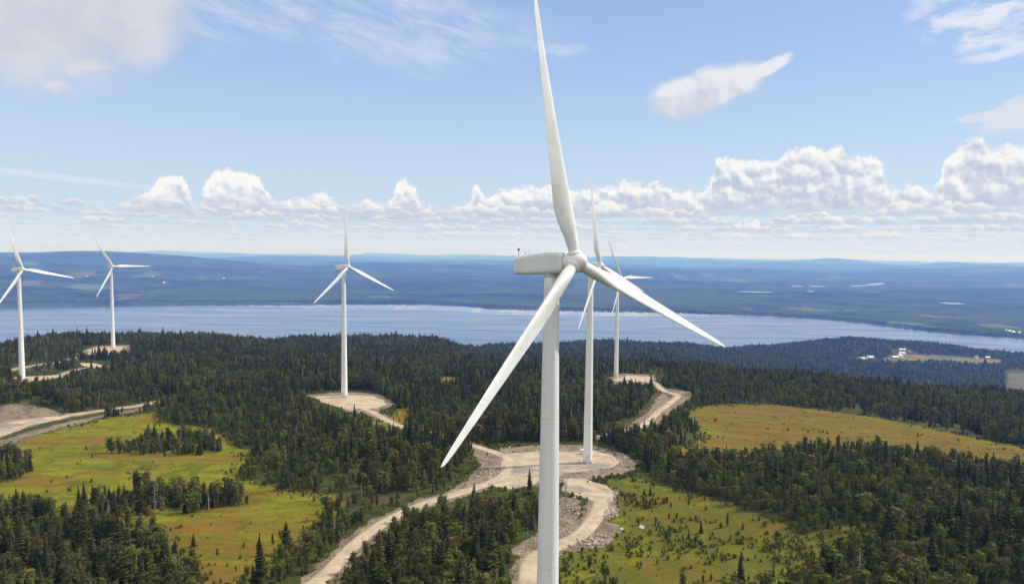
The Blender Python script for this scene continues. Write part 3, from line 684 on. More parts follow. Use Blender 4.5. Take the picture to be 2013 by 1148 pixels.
def sheet(name, poly, lift, res, grey):
    x0, y0 = poly.min(0) - 3; x1, y1 = poly.max(0) + 3
    xs = np.arange(x0, x1, res); ys = np.arange(y0, y1, res); X, Y = np.meshgrid(xs, ys, indexing='ij')
    d = polydist(poly, X, Y); d = np.where(inside(poly, X, Y), d, -d) + 1.4 * fbm(X / 6, Y / 6, 63, 3)
    keep = (d[:-1, :-1] > 0) & (d[1:, :-1] > 0) & (d[1:, 1:] > 0) & (d[:-1, 1:] > 0)
    ix = np.arange(X.size).reshape(X.shape)
    qd = np.stack([ix[:-1, :-1], ix[1:, :-1], ix[1:, 1:], ix[:-1, 1:]], -1)[keep].reshape(-1, 4)
    Z = terrain(X, Y) + lift - 0.3 * np.exp(-np.maximum(d, 0) / 0.8)
    used = np.unique(qd); mp = np.zeros(X.size, int); mp[used] = np.arange(len(used))
    V = np.stack([X.ravel(), Y.ravel(), Z.ravel()], -1)[used]
    ac_ = np.clip(1.0 - d.ravel()[used] / 2.5, 0, 1) * 0.95
    me = fast_mesh(name, V, mp[qd], dict(across=ac_, grey=np.full(len(used), grey)))
    me.materials.append(rm); o = bpy.data.objects.new(name, me); COL.objects.link(o); tag(o, kind='structure'); return o
for i, (k, (ln, wd)) in enumerate(ROADS_W.items()): ribbon('road', ln, wd, 0.30 + 0.011 * i)
for i, (k, p) in enumerate(PADS_W.items()): sheet('gravel_pad', p, 0.22 + 0.009 * i, 1.0, 1.0 if k in ('pad_b', 'turn', 'quarry_floor') else 0.0)

# ------------------------------------------------------------------ wind turbines
M_white = simple_mat('turbine_white_paint', (0.70, 0.70, 0.69), (0.79, 0.79, 0.78), 0.35, 0.38, spec=0.4)
M_tower = simple_mat('tower_white_paint', (0.70, 0.705, 0.71), (0.80, 0.80, 0.80), 0.35, 0.42, spec=0.4, stretch=(1, 1, 0.06))
M_seam = simple_mat('seam_grey', (0.50, 0.50, 0.51), (0.58, 0.58, 0.58), 1.0, 0.6)
M_seam2 = simple_mat('panel_joint_grey', (0.60, 0.60, 0.60), (0.64, 0.64, 0.64), 1.0, 0.6)
M_dark = simple_mat('dark_grey_metal', (0.05, 0.05, 0.055), (0.09, 0.09, 0.09), 2.0, 0.6)
M_conc = simple_mat('concrete', (0.40, 0.38, 0.34), (0.52, 0.49, 0.44), 1.5, 0.9)
M_cab = simple_mat('cabinet_light_grey', (0.62, 0.64, 0.65), (0.70, 0.71, 0.71), 1.0, 0.5)

def lerp(x, xs, ys): return float(np.interp(x, xs, ys))
def blade_mesh():
    """span along +z, rotor axis (upwind) +x, direction of travel -y at top -> leading edge; root at z=0"""
    rs = [0.0, 0.6, 1.4, 2.4, 3.6, 5.0, 6.6, 8.3, 10, 12.5, 15.5, 19, 23, 27, 31, 35, 38.5, 41, 42.6, 43.4, 43.85, 44.0]
    rings = []; N = 28
    for z in rs:
        R_ = z + 1.0
        c = lerp(R_, [1, 2.4, 4.5, 7, 9.2, 12, 16, 22, 30, 38, 43, 44.4, 45], [1.9, 1.9, 2.35, 3.15, 3.5, 3.38, 3.0, 2.45, 1.85, 1.25, 0.85, 0.5, 0.1])
        th = lerp(R_, [1, 2.4, 5, 8, 12, 20, 32, 45], [1.0, 1.0, 0.62, 0.38, 0.28, 0.22, 0.17, 0.13])
        circ = lerp(R_, [1, 2.4, 6, 8.5], [1, 1, .35, 0])
        tw = RAD(lerp(R_, [1, 6, 10, 16, 25, 35, 45], [24, 24, 19, 12, 7, 4, 2]) + 3)
        ring = []
        for k in range(N):
            a = 2 * math.pi * k / N
            x = 0.5 * (1 + math.cos(a))                       # 0 leading .. 1 trailing
            yt = 5 * th * (0.2969 * math.sqrt(x) - 0.126 * x - 0.3516 * x * x + 0.2843 * x ** 3 - 0.1036 * x ** 4)
            s_ = 1 if math.sin(a) >= 0 else -1
            cam_ = 0.03 * math.sin(math.pi * x)
            af = ((0.30 - x) * c, (s_ * yt + cam_) * c)
            ci = (-0.5 * math.cos(a) * c, 0.5 * math.sin(a) * c)
            ch = af[0] * (1 - circ) + ci[0] * circ; tk = af[1] * (1 - circ) + ci[1] * circ
            pre = 1.1 * (z / 44) ** 2                          # prebend away from the tower
            ct, st_ = math.cos(tw), math.sin(tw)
            # chord direction: towards travel (+y) turned upwind (+x)
            ring.append((ch * st_ - tk * ct + pre, ch * ct + tk * st_, z))
        rings.append(ring)
    m = MB(); m.loft(rings); return m
def root_collar():
    m = MB(); prof_ = [(-0.3, 1.30), (0.22, 1.30), (0.32, 1.14), (0.42, 1.08)]
    m.loft([[(r * math.cos(a), r * math.sin(a), z - 0.2) for a in np.linspace(0, 2 * math.pi, 33)[:-1]] for z, r in prof_]); return m
def spinner():
    m = MB(); rg = []
    for x, r in [(-1.55, 1.66), (-1.45, 1.74), (-0.9, 1.80), (-0.2, 1.80), (0.5, 1.68), (1.1, 1.42), (1.55, 1.10), (1.9, 0.72), (2.1, 0.36), (2.17, 0.05)]:
        rg.append([(x, r * math.cos(a), r * math.sin(a)) for a in np.linspace(0, 2 * math.pi, 41)[:-1]])
    m.loft(rg); return m
def rrect(wy, h, zc, rad, n=5):
    pts = []
    for (sy, sz, a0) in ((1, 1, 0), (-1, 1, 90), (-1, -1, 180), (1, -1, 270)):
        for k in range(n + 1):
            a = RAD(a0 + 90 * k / n)
            pts.append((sy * (wy / 2 - rad) + rad * math.cos(a), zc + sz * (h / 2 - rad) + rad * math.sin(a)))
    return pts
def nacelle_mesh():
    m = MB(); secs = [(-1.75, 3.1, 3.25, 0.05, .75), (-1.95, 3.3, 3.45, 0.05, .85), (-2.6, 3.5, 3.75, 0.03, .8), (-4.6, 3.55, 4.0, 0.05, .75),
                      (-8.0, 3.5, 3.78, -0.02, .7), (-11.6, 3.35, 3.42, -0.16, .62), (-12.9, 3.2, 3.2, -0.2, .62), (-13.2, 2.8, 2.8, -0.2, .7)]
    m.loft([[(x, y, z) for y, z in rrect(wy, h, zc, r)] for x, wy, h, zc, r in secs]); return m
TH = 100.0
def tower_mesh():
    m = MB(); top = -2.0; rg = []
    for s in np.linspace(0, 1, 41):
        r = lerp(s, [0, 0.04, 0.3, 0.6, 1], [2.42, 2.34, 2.08, 1.78, 1.28])
        rg.append([(r * math.cos(a), r * math.sin(a), s * (TH + top)) for a in np.linspace(0, 2 * math.pi, 49)[:-1]])
    m.loft(rg); return m
def tower_r(s): return lerp(s, [0, 0.04, 0.3, 0.6, 1], [2.42, 2.34, 2.08, 1.78, 1.28])
def make_turbine():
    root = empty('wind_turbine')
    tw = tower_mesh().build('tower', M_tower, root, True)
    # section flanges: thin seams round the tower
    for s in (0.22, 0.47, 0.74):
        sm = MB(); r = tower_r(s) + 0.012
        sm.loft([[(r * math.cos(a), r * math.sin(a), z) for a in np.linspace(0, 2 * math.pi, 49)[:-1]] for z in (s * 98 - 0.04, s * 98 + 0.04)])
        sm.build('flange_seam', M_seam, tw, True)
    d = MB(); d.box((2.42, 0, 3.4), (0.14, 1.0, 2.3)); d.build('door', M_seam, tw)
    st = MB()
    for k in range(6): st.box((3.0 + 0.3 * k, 0, 2.1 - 0.32 * k), (0.32, 1.0, 0.08))
    st.build('stairs', M_seam, tw)
    f = MB(); f.loft([[(r * math.cos(a), r * math.sin(a), z) for a in np.linspace(0, 2 * math.pi, 41)[:-1]] for z, r in ((-1.4, 3.5), (0.15, 3.5), (0.3, 3.3))])
    f.build('foundation', M_conc, root)
    nc = nacelle_mesh().build('nacelle', M_white, root, False)
    md = nc.modifiers.new('bevel', 'BEVEL'); md.width = 0.02; md.limit_method = 'ANGLE'
    for x, wy, h, zc in ((-2.62, 3.512, 3.76, 0.03), (-5.4, 3.56, 3.95, 0.04)):
        s2 = MB(); s2.loft([[(x + q, y, z) for y, z in rrect(wy + 0.02, h + 0.02, zc, .78)] for q in (-0.03, 0.03)])
        s2.build('panel_seam', M_seam2, nc)
    v = MB(); v.tube([(-12.3, -0.9, 1.4), (-12.3, -0.9, 2.6)], 0.04, 6); v.tube([(-12.3, -0.9, 2.45), (-12.3, -0.9, 2.85)], [0.16, 0.2], 8)
    v.build('wind_sensor', M_dark, nc)
    v = MB(); v.tube([(-11.0, 0.6, 1.4), (-11.0, 0.6, 2.8)], 0.05, 6); v.build('antenna', M_seam, nc)
    v = MB(); v.tube([(-10.6, -0.9, 1.4), (-10.6, -0.9, 2.15)], 0.12, 6); v.build('warning_light', M_seam, nc)
    v = MB(); v.tube([(-9.0, 0.4, 1.6), (-9.0, 0.4, 3.0)], 0.03, 6); v.build('lightning_rod', M_seam, nc)
    hb = MB(); hb.loft([[(r * math.cos(a), r * math.sin(a), z) for a in np.linspace(0, 2 * math.pi, 33)[:-1]] for z, r in ((-2.6, 1.42), (-1.7, 1.42))])
    hb.build('yaw_bearing', M_seam, root)
    hub = spinner().build('rotor_hub', M_white, root, True)
    bm_, cm = blade_mesh(), root_collar()
    for k in range(3):
        bl_ = bm_.build('blade', M_white, hub, True) if k == 0 else bl0.copy()
        if k == 0: bl0 = bl_
        else: COL.objects.link(bl_); bl_.parent = hub
        c_ = cm.build('blade_collar', M_white, hub, True) if k == 0 else cl0.copy()
        if k == 0: cl0 = c_
        else: COL.objects.link(c_); c_.parent = hub
    return root
def kids(o): return [c for c in bpy.data.objects if c.parent == o]
def copy_tree(o, parent=None):
    c = o.copy(); COL.objects.link(c)
    if parent: c.parent = parent
    for ch in kids(o): copy_tree(ch, c)
    return c
def base_name(o): return o.name.split('.')[0]
# hub position, axis yaw, rotor phase, cone, tilt, base pixel
TURB = [
    ((10.697, 115.02, -1.61), 43.92, -5.7, 2.6, 11.57, None, 'nearest white wind turbine, largest of all, its top blade cut by the upper edge'),
    ((43.96, 341.21, -6.68), 34.42, -10.29, 2.86, 7, (1160, 905), 'white wind turbine on the round gravel pad at the road junction'),
    ((114.08, 710.96, -26.42), 51.36, -29.40, 4.4, 5, (1216, 742), 'small white turbine above the far bend of the winding gravel road'),
    ((-121.56, 506.83, -12.47), 36.08, -4.15, 4.5, 5, (683, 782), 'white wind turbine on the light gravel pad in the middle of the forest'),
    ((-512.34, 876.06, -23.80), 38.56, -29.37, 2.3, 5, (225, 685), 'farthest white wind turbine, on the wooded hill before the lake, one blade level'),
    ((-430.84, 600.97, -19.78), 19.31, -18.07, 4.2, 5, (53, 750), 'leftmost white wind turbine, in the forest above the brown quarry heap'),
]
proto = make_turbine()
TURB_BASES = []
for i, (h, yaw, ph, cone, tilt, bpx, lab) in enumerate(TURB):
    o = proto if i == 0 else copy_tree(proto)
    h = Vector(h); ya = RAD(yaw); ta = RAD(tilt)
    axis = Vector((math.cos(ya) * math.cos(ta), -math.sin(ya) * math.cos(ta), math.sin(ta)))
    e1 = Vector((math.sin(ya), math.cos(ya), 0)); e2 = axis.cross(e1)
    if e2.z < 0: e2 = -e2
    base = h - Vector((math.cos(ya), -math.sin(ya), 0)) * 5.3
    gzb = float(terrain(base.x, base.y)); base.z = gzb
    TURB_BASES.append(base.copy())
    o.location = base; o.rotation_euler = (0, 0, 0)
    hl = h - base; H_ = hl.z
    for ch in kids(o):
        n = base_name(ch)
        if n == 'tower': ch.scale = (1, 1, (H_ - 1.9) / 98.0); ch.location = (0, 0, 0); ch.rotation_euler = (0, 0, RAD(-100))
        elif n == 'nacelle':
            t4 = RAD(3.0); ax4 = Vector((math.cos(ya) * math.cos(t4), -math.sin(ya) * math.cos(t4), math.sin(t4))); sy = ax4.cross(Vector((0, 0, 1))).normalized() * -1
            zz = ax4.cross(sy)
            ch.matrix_local = Matrix(((ax4.x, sy.x, zz.x, hl.x), (ax4.y, sy.y, zz.y, hl.y), (ax4.z, sy.z, zz.z, hl.z), (0, 0, 0, 1)))
        elif n == 'yaw_bearing': ch.location = (0, 0, hl.z)
        elif n == 'rotor_hub':
            sy = axis.cross(e2)
            mx = Matrix(((axis.x, 0, 0, 0), (axis.y, 0, 0, 0), (axis.z, 0, 0, 0), (0, 0, 0, 1)))
            # frame: x = axis, z = e2 (up in the rotor plane), y = z cross x
            yv = e2.cross(axis)
            ch.matrix_local = Matrix(((axis.x, yv.x, e2.x, hl.x), (axis.y, yv.y, e2.y, hl.y), (axis.z, yv.z, e2.z, hl.z), (0, 0, 0, 1)))
            sgn = 1.0 if yv.dot(e1) > 0 else -1.0
            bi = ci_ = 0
            for g_ in kids(ch):
                n2_ = base_name(g_); k = bi if n2_ == 'blade' else ci_
                if n2_ == 'blade': bi += 1
                else: ci_ += 1
                q = RAD(ph) + k * 2 * math.pi / 3; cn = RAD(cone)
                d = Vector((math.sin(cn), sgn * math.sin(q) * math.cos(cn), math.cos(q) * math.cos(cn)))
                tdir = Vector((0, sgn * math.cos(q), -math.sin(q)))
                xd = tdir.cross(d).normalized() if tdir.cross(d).x > 0 else d.cross(tdir).normalized()
                tt_ = d.cross(xd)                           # right handed y axis
                if tt_.dot(tdir) < 0: print('blade handedness', i, k)
                r0 = 1.0 if n2_ == 'blade' else 1.62
                g_.matrix_local = Matrix(((xd.x, tt_.x, d.x, d.x * r0), (xd.y, tt_.y, d.y, d.y * r0), (xd.z, tt_.z, d.z, d.z * r0), (0, 0, 0, 1)))
    tag(o, lab, 'wind turbine', 'white three bladed wind turbines')

# ------------------------------------------------------------------ small things at the turbines, boulders, farm
def ground_at(px, py):
    p = hit([px], [py])[0]; return Vector((p[0], p[1], float(terrain(p[0], p[1]))))
def cabinet(px, py, rz, lab):
    p = ground_at(px, py); o = empty('transformer_cabinet', (p.x, p.y, p.z + 0.25), rz)
    m = MB(); m.box((0, 0, 1.3), (3.0, 2.2, 2.2)); m.build('body', M_cab, o)
    m = MB(); m.box((0, 0, 2.46), (3.3, 2.5, 0.14)); m.box((0, 0, 2.6), (2.6, 1.8, 0.14)); m.build('roof', M_white, o)
    m = MB(); m.box((0, 0, 0.1), (3.2, 2.4, 0.2)); m.build('plinth', M_conc, o)
    for s in (-1, 1):
        m = MB(); m.box((s * 0.72, -1.115, 1.25), (1.3, 0.03, 1.9)); m.build('door', M_seam, o)
    tag(o, lab, 'transformer', 'transformer cabinets beside the turbines')
cabinet(1147, 893, 0.5, 'white transformer cabinet beside the tower on the round junction pad')
cabinet(40, 746, 0.3, 'white transformer cabinet left of the foot of the leftmost turbine')
cabinet(1209, 740, 0.2, 'white transformer cabinet at the foot of the turbine by the road bend')
M_rock = simple_mat('pale_granite', (0.55, 0.54, 0.52), (0.80, 0.79, 0.77), 1.2, 0.9)
M_rock2 = simple_mat('brown_granite', (0.26, 0.21, 0.16), (0.50, 0.42, 0.34), 1.5, 0.9)
def boulder(px, py, s, seed, lab, mat=M_rock, group=None, name='boulder'):
    rnd = random.Random(seed); p = ground_at(px, py)
    import bmesh
    bm = bmesh.new(); bmesh.ops.create_icosphere(bm, subdivisions=3, radius=1)
    for v in bm.verts:
        c = v.co; k = 1 + 0.35 * float(vnoise(np.array([c.x * 1.6 + seed]), np.array([c.y * 1.6 + c.z * 1.1]), seed)[0]) + 0.12 * float(vnoise(np.array([c.x * 5 + seed]), np.array([c.y * 5 + c.z * 4]), seed)[0])
        v.co = Vector((c.x * s * 1.2 * k, c.y * s * 0.9 * k, c.z * s * 0.75 * k))
    me = bpy.data.meshes.new(name); bm.to_mesh(me); bm.free(); me.materials.append(mat)
    o = bpy.data.objects.new(name, me); COL.objects.link(o); o.location = (p.x, p.y, p.z + s * 0.35); o.rotation_euler = (0, 0, rnd.random() * 6)
    tag(o, lab, 'boulder', group); return o
boulder(1261, 1038, 1.15, 3, 'large white boulder lying alone in the green bog right of the road')
boulder(1222, 1041, 0.62, 5, 'small white boulder at the tip of the rubble, left of the larger one')
boulder(1150, 898, 0.7, 8, 'white stone at the foot of the cabinet on the junction pad')
# stones along the road edges
rs_ = random.Random(77)
STONE_ZONES = [(1200, 1008, 14, 10, 'stones on the outer edge of the road bend', 26),
               (1160, 1062, 34, 14, 'stones in the brown rubble under the road bend', 30),
               (1125, 1010, 14, 26, 'stones inside the near road bend', 14),
               (960, 940, 26, 18, 'stones on the slope left of the junction', 24),
               (1225, 905, 26, 14, 'stones on the right rim of the pad', 20),
               (1090, 884, 70, 4, 'stones on the far rim of the pad', 22),
               (1275, 812, 22, 18, 'stones inside the far road bend', 16)]
for zx, zy, sx, sy, grp, n in STONE_ZONES:
    proto_s = None
    for k in range(n):
        px = zx + rs_.gauss(0, .5) * sx; py = zy + rs_.gauss(0, .5) * sy; s = rs_.uniform(0.35, 0.85)
        lab = 'brown granite stone, one of the ' + grp
        if proto_s is None: proto_s = boulder(px, py, 0.6, zx, lab, M_rock2, grp, 'stone')
        else:
            o = proto_s.copy(); COL.objects.link(o); p = ground_at(px, py); o.location = (p.x, p.y, p.z + 0.2); o.scale = (s / .6, s / .6 * rs_.uniform(.7, 1.2), s / .6); o.rotation_euler = (rs_.uniform(-.4, .4), 0, rs_.random() * 6)

M_wall_w = simple_mat('white_house_paint', (0.78, 0.77, 0.74), (0.86, 0.85, 0.82), 0.3)
M_wall_r = simple_mat('falu_red_paint', (0.22, 0.045, 0.03), (0.30, 0.07, 0.045), 0.3)
M_roof_g = simple_mat('light_metal_roof', (0.66, 0.68, 0.70), (0.78, 0.79, 0.80), 0.3, 0.5)
M_roof_d = simple_mat('dark_tile_roof', (0.07, 0.07, 0.075), (0.12, 0.11, 0.11), 0.4)
M_glass = simple_mat('window_glass', (0.03, 0.04, 0.05), (0.05, 0.06, 0.07), 1.0, 0.1, spec=0.6)
def house(px, py, L, Wd, Hh, rz, wall, roof, lab, name='house', cat='house', group='farm buildings in the clearing near the lake', loc=None):
    p = loc if loc else ground_at(px, py); o = empty(name, (p.x, p.y, p.z - 0.3), rz)
    m = MB(); z = Hh
    m.box((0, 0, z / 2), (L, Wd, z))
    m.add([(-L / 2, -Wd / 2, z), (-L / 2, Wd / 2, z), (-L / 2, 0, z + Wd * .42), (L / 2, -Wd / 2, z), (L / 2, Wd / 2, z), (L / 2, 0, z + Wd * .42)], [(0, 2, 1), (3, 4, 5)])
    m.build('wall', wall, o)
    m = MB(); t_ = 0.3; e = 0.6
    for s in (-1, 1):
        y0, z0 = s * (Wd / 2 + e), z - e * .84; 
        m.add([(-L / 2 - e, y0, z0), (L / 2 + e, y0, z0), (L / 2 + e, 0, z + Wd * .42), (-L / 2 - e, 0, z + Wd * .42),
               (-L / 2 - e, y0, z0 + t_), (L / 2 + e, y0, z0 + t_), (L / 2 + e, 0, z + Wd * .42 + t_), (-L / 2 - e, 0, z + Wd * .42 + t_)],
              [(0, 1, 2, 3), (4, 7, 6, 5), (0, 4, 5, 1), (1, 5, 6, 2), (2, 6, 7, 3), (3, 7, 4, 0)])
    rf = m.build('roof', roof, o)
    if cat == 'house':
        m = MB(); m.box((L * .2, 0.8, z + Wd * .42 + .4), (1, 1, 1.8)); m.build('chimney', M_rock2, rf)
        for k in (-1, 0, 1):
            m = MB(); m.box((k * L * .3, -Wd / 2 - 0.03, z * .55), (1.3, 0.06, 1.5)); m.build('window', M_glass, o)
    else:
        m = MB(); m.box((0, -Wd / 2 - 0.05, 2.0), (3.6, 0.1, 3.6)); m.build('door', M_roof_d, o)
    tag(o, lab, cat, group)
house(1696, 706.5, 18, 9, 5, 0.1, M_wall_w, M_roof_g, 'pale low house at the left end of the three far left farm buildings')
house(1703, 707, 11, 8, 4, 0.2, M_wall_w, M_roof_g, 'small pale shed between the other two far left farm buildings', 'farm_shed', 'shed')
house(1711, 704.5, 24, 12, 6, 0.05, M_wall_w, M_roof_g, 'largest and brightest of the three far left farm buildings', 'barn', 'barn')
house(1759, 704, 24, 11, 5, 0.1, M_wall_r, M_roof_g, 'red barn with pale roof at the front left edge of the farm clearing', 'barn', 'barn')
house(1770, 702, 16, 12, 8, -0.1, M_wall_w, M_roof_g, 'tall cream farmhouse at the left of the farm field')
house(1773, 695.5, 26, 10, 5, 0.0, M_wall_w, M_roof_g, 'long white building just behind the cream farmhouse', 'barn', 'barn')
house(1770, 688.5, 12, 8, 5, 0.2, M_wall_w, M_roof_g, 'left one of the two white houses highest above the farm field')
house(1777, 688.5, 12, 8, 5, 0.1, M_wall_w, M_roof_g, 'right one of the two white houses highest above the farm field')
house(1787, 692.5, 9, 7, 4, 0.9, M_wall_r, M_roof_g, 'small red shed on the slope right of the white houses', 'farm_shed', 'shed')
house(1919, 703.5, 14, 11, 8, 0.2, M_wall_w, M_roof_d, 'white farmhouse standing alone in the right part of the farm field')
house(1941, 704, 20, 9, 4, 0.0, M_wall_r, M_roof_g, 'long low barn with pale roof at the far right of the farm field', 'barn', 'barn')
for k, (px, py) in enumerate([(1985, 652), (1992, 654), (2003, 655), (1978, 650)]):
    house(px, py, 18, 12, 7, 0.3 * k, M_wall_w, M_roof_g, 'tiny white house among trees on the far shore at the right edge', group='houses on the far shore, right edge')
for k, (px, py) in enumerate([(172, 545), (300, 545), (440, 548), (322, 557)]):
    house(px, py, 26, 15, 8, 0.3 * k, M_wall_r, M_roof_g, 'tiny pale roofed farmhouse on the distant hillside across the lake, left', group='farmhouses on the distant hillside across the lake')

# ------------------------------------------------------------------ trees
M_bark = simple_mat('spruce_bark', (0.07, 0.055, 0.045), (0.13, 0.11, 0.09), 1.5, 0.95)
M_birchbark = simple_mat('birch_bark', (0.30, 0.29, 0.27), (0.55, 0.54, 0.50), 1.2, 0.9)
def leaf_mat(name, c1, c2, c3, trans=0.25):
    m, t, b = material(name)
    oi = t.n.new('ShaderNodeObjectInfo'); rnd = oi.outputs['Random']
    co = t.n.new('ShaderNodeTexCoord').outputs['Object']
    n = t.noise(t.vm('ADD', co, t.xyz(t.math('MULTIPLY', rnd, 50.0), 0, 0)), 0.8, 4, 0.6)
    base = t.mix(rnd, (*c1, 1), (*c2, 1))
    base = t.mix(t.ss(t.math('FRACT', t.math('MULTIPLY', rnd, 7.31)), 0.80, 1.0), base, (*c3, 1))
    base = t.mix(t.math('MULTIPLY', t.ss(n, 0.40, 0.68), 0.6), base, t.mix(1.0, base, (1.75, 1.6, 1.35, 1), 'MULTIPLY'))
    t.put(b.inputs['Base Color'], base); b.inputs['Roughness'].default_value = 0.75; b.inputs['Specular IOR Level'].default_value = 0.06
    tr_ = t.n.new('ShaderNodeBsdfTranslucent'); t.put(tr_.inputs[0], t.mix(1.0, base, (1.5, 1.5, 0.8, 1), 'MULTIPLY'))
    mx = t.n.new('ShaderNodeMixShader'); mx.inputs[0].default_value = 0.3; t.l.new(b.outputs[0], mx.inputs[1]); t.l.new(tr_.outputs[0], mx.inputs[2])
    out = [q for q in t.n if q.type == 'OUTPUT_MATERIAL'][0]; t.l.new(mx.outputs[0], out.inputs[0])
    return m
M_spruce = leaf_mat('spruce_needles', (0.036, 0.043, 0.012), (0.068, 0.070, 0.017), (0.105, 0.086, 0.034))
M_birch = leaf_mat('birch_leaves', (0.070, 0.086, 0.016), (0.120, 0.140, 0.026), (0.145, 0.120, 0.045))
M_pine = leaf_mat('pine_needles', (0.056, 0.062, 0.022), (0.095, 0.098, 0.034), (0.125, 0.100, 0.055))
M_snag = simple_mat('grey_dead_wood', (0.20, 0.18, 0.17), (0.36, 0.33, 0.31), 2.0, 0.95)

def spruce_meshes(seed, H=10.0, slim=0.17, dens=1.0):
    r = random.Random(seed); m = MB(); n = int(17 * dens)
    skew = (r.uniform(-.15, .15), r.uniform(-.15, .15)); ph = r.random() * 6; gap = r.uniform(.2, .8)
    for i in range(n):
        s = i / (n - 1); z = H * (0.07 + 0.90 * s)
        R_ = H * slim * (1 - s) ** 0.82 * (0.86 + 0.28 * math.sin(i * 2.1 + ph) * 0.5 + r.uniform(-.12, .12)) + 0.10
        k = int(9 - 4 * s); a0 = r.random() * 6
        for j in range(k):
            a = a0 + 2 * math.pi * j / k + r.uniform(-.25, .25); L = R_ * r.uniform(.62, 1.18)
            if r.random() < 0.07: L *= 0.35
            dr = L * r.uniform(.25, .55) * (1.1 - 0.9 * s); wd = 0.30 * L + 0.14
            ca, sa = math.cos(a), math.sin(a); cx, cy = skew[0] * s, skew[1] * s
            zt = z + 0.10 * H / n + r.uniform(-.1, .1)
            b0 = (cx, cy, zt + 0.25 * H / n)
            p1 = (cx + ca * L * .55 - sa * wd, cy + sa * L * .55 + ca * wd, zt - dr * .5)
            p2 = (cx + ca * L * .55 + sa * wd, cy + sa * L * .55 - ca * wd, zt - dr * .5)
            tip = (cx + ca * L, cy + sa * L, zt - dr * .75 + 0.06 * L)
            mid = (cx + ca * L * .6, cy + sa * L * .6, zt - dr * .28)
            low = (cx + ca * L * .5, cy + sa * L * .5, zt - dr - 0.35)
            m.add([b0, p1, tip, p2, mid, low], [(0, 1, 4), (1, 2, 4), (2, 3, 4), (3, 0, 4), (1, 5, 2), (5, 3, 2)])
    m.tube([(skew[0] * .9, skew[1] * .9, H * .88), (skew[0], skew[1], H * 1.03)], [0.12, 0.02], 4)
    # dense inner crown
    rg = []
    for s in (0.04, 0.3, 0.6, 0.9):
        rr = H * slim * .50 * (1 - s) ** .85 + .03
        rg.append([(skew[0] * s + rr * math.cos(a), skew[1] * s + rr * math.sin(a), H * (0.07 + .9 * s)) for a in [k * math.pi / 3 + s * 3 for k in range(6)]])
    m.loft(rg)
    tk = MB(); tk.tube([(0, 0, -0.8), (0, 0, H * .3), (skew[0] * .8, skew[1] * .8, H * .8)], [H * .016, H * .012, H * .004], 6)
    return m, tk
def leafy_meshes(seed, H=8.0, wide=0.26, nclump=46, leaf=0.34, low=0.16, pts_per=9, core=True):
    r = random.Random(seed); m = MB()
    lob = [(r.uniform(-.45, .45), r.uniform(-.45, .45), r.uniform(.35, .95), r.uniform(.45, .8)) for _ in range(6)]
    for c in range(nclump):
        if r.random() < .6:
            l = lob[c % 6]; s = min(max(l[2] + r.gauss(0, .12), low), 1.0); ox, oy = l[0] * H * wide, l[1] * H * wide
            rad_ = l[3] * H * wide * 0.55
        else:
            s = low + (1 - low) * r.random() ** .9; ox = oy = 0; rad_ = H * wide * math.sin(math.pi * min(1, (s - low * .4) * .86 + .06)) ** .7
        a = r.random() * 6.283; q = rad_ * r.uniform(.45, 1.0); zc = H * s
        cx, cy = ox + q * math.cos(a), oy + q * math.sin(a)
        cr = H * 0.055 * r.uniform(.7, 1.5)
        for k in range(pts_per):
            v = Vector((r.gauss(0, 1), r.gauss(0, 1), r.gauss(0, .8))).normalized() * cr * r.uniform(.4, 1.15)
            nrm = (v.normalized() + Vector((math.cos(a) * .4, math.sin(a) * .4, .6)) + Vector((r.gauss(0, .45), r.gauss(0, .45), r.gauss(0, .45)))).normalized()
            u = nrm.orthogonal().normalized(); u.rotate(Matrix.Rotation(r.random() * 6.28, 3, nrm)); w_ = nrm.cross(u)
            p = Vector((cx, cy, zc)) + v; e = leaf * r.uniform(.6, 1.3) * H / 8
            m.add([p - u * e, p - w_ * e * .6, p + u * e * 1.1, p + w_ * e * .7], [(0, 1, 2, 3)])
    if core:
        rg = []
        for s in (low + .02, .35, .55, .75, .92):
            rr = H * wide * .50 * math.sin(math.pi * min(1, (s - low * .4) * .86 + .06)) ** .7 * r.uniform(.8, 1.1)
            rg.append([(rr * math.cos(a), rr * math.sin(a), H * s) for a in [k * math.pi / 3.5 + s * 3 for k in range(7)]])
        m.loft(rg)
    tk = MB(); tk.tube([(0, 0, -.8), (r.uniform(-.1, .1), r.uniform(-.1, .1), H * .4), (r.uniform(-.3, .3), r.uniform(-.3, .3), H * .85)], [H * .014, H * .011, H * .004], 6)
    for k in range(5):
        a = r.random() * 6.28; z = H * r.uniform(.3, .6)
        tk.tube([(0, 0, z), (math.cos(a) * H * wide * .6, math.sin(a) * H * wide * .6, z + H * .16)], [H * .006, H * .002], 4)
    return m, tk
def snag_meshes(seed, H=10.0):
    r = random.Random(seed); m = MB()
    m.tube([(0, 0, -.6), (.05, 0, H * .5), (r.uniform(-.3, .3), r.uniform(-.3, .3), H)], [H * .020, H * .014, H * .004], 7)
    for k in range(26):
        z = H * r.uniform(.2, .93); a = r.random() * 6.28; L = H * .11 * (1.15 - z / H) * r.uniform(.5, 1.3)
        m.tube([(0, 0, z), (math.cos(a) * L, math.sin(a) * L, z - L * .25), (math.cos(a) * L * 1.4, math.sin(a) * L * 1.4, z - L * .1)], [.045, .03, .015], 3)
    return m, None
KINDS = {'spruce': [], 'birch': [], 'pine': [], 'snag': []}
for k in range(6): KINDS['spruce'].append((*spruce_meshes(100 + k, 10, [0.19, 0.25, 0.21, 0.155, 0.28, 0.23][k]), M_spruce, M_bark))
for k in range(5): KINDS['birch'].append((*leafy_meshes(200 + k, 8, [.26, .30, .22, .34, .25][k]), M_birch, M_birchbark))
for k in range(4): KINDS['pine'].append((*leafy_meshes(300 + k, 9, [.20, .16, .22, .18][k], 54, .26, .12, 9), M_pine, M_bark))
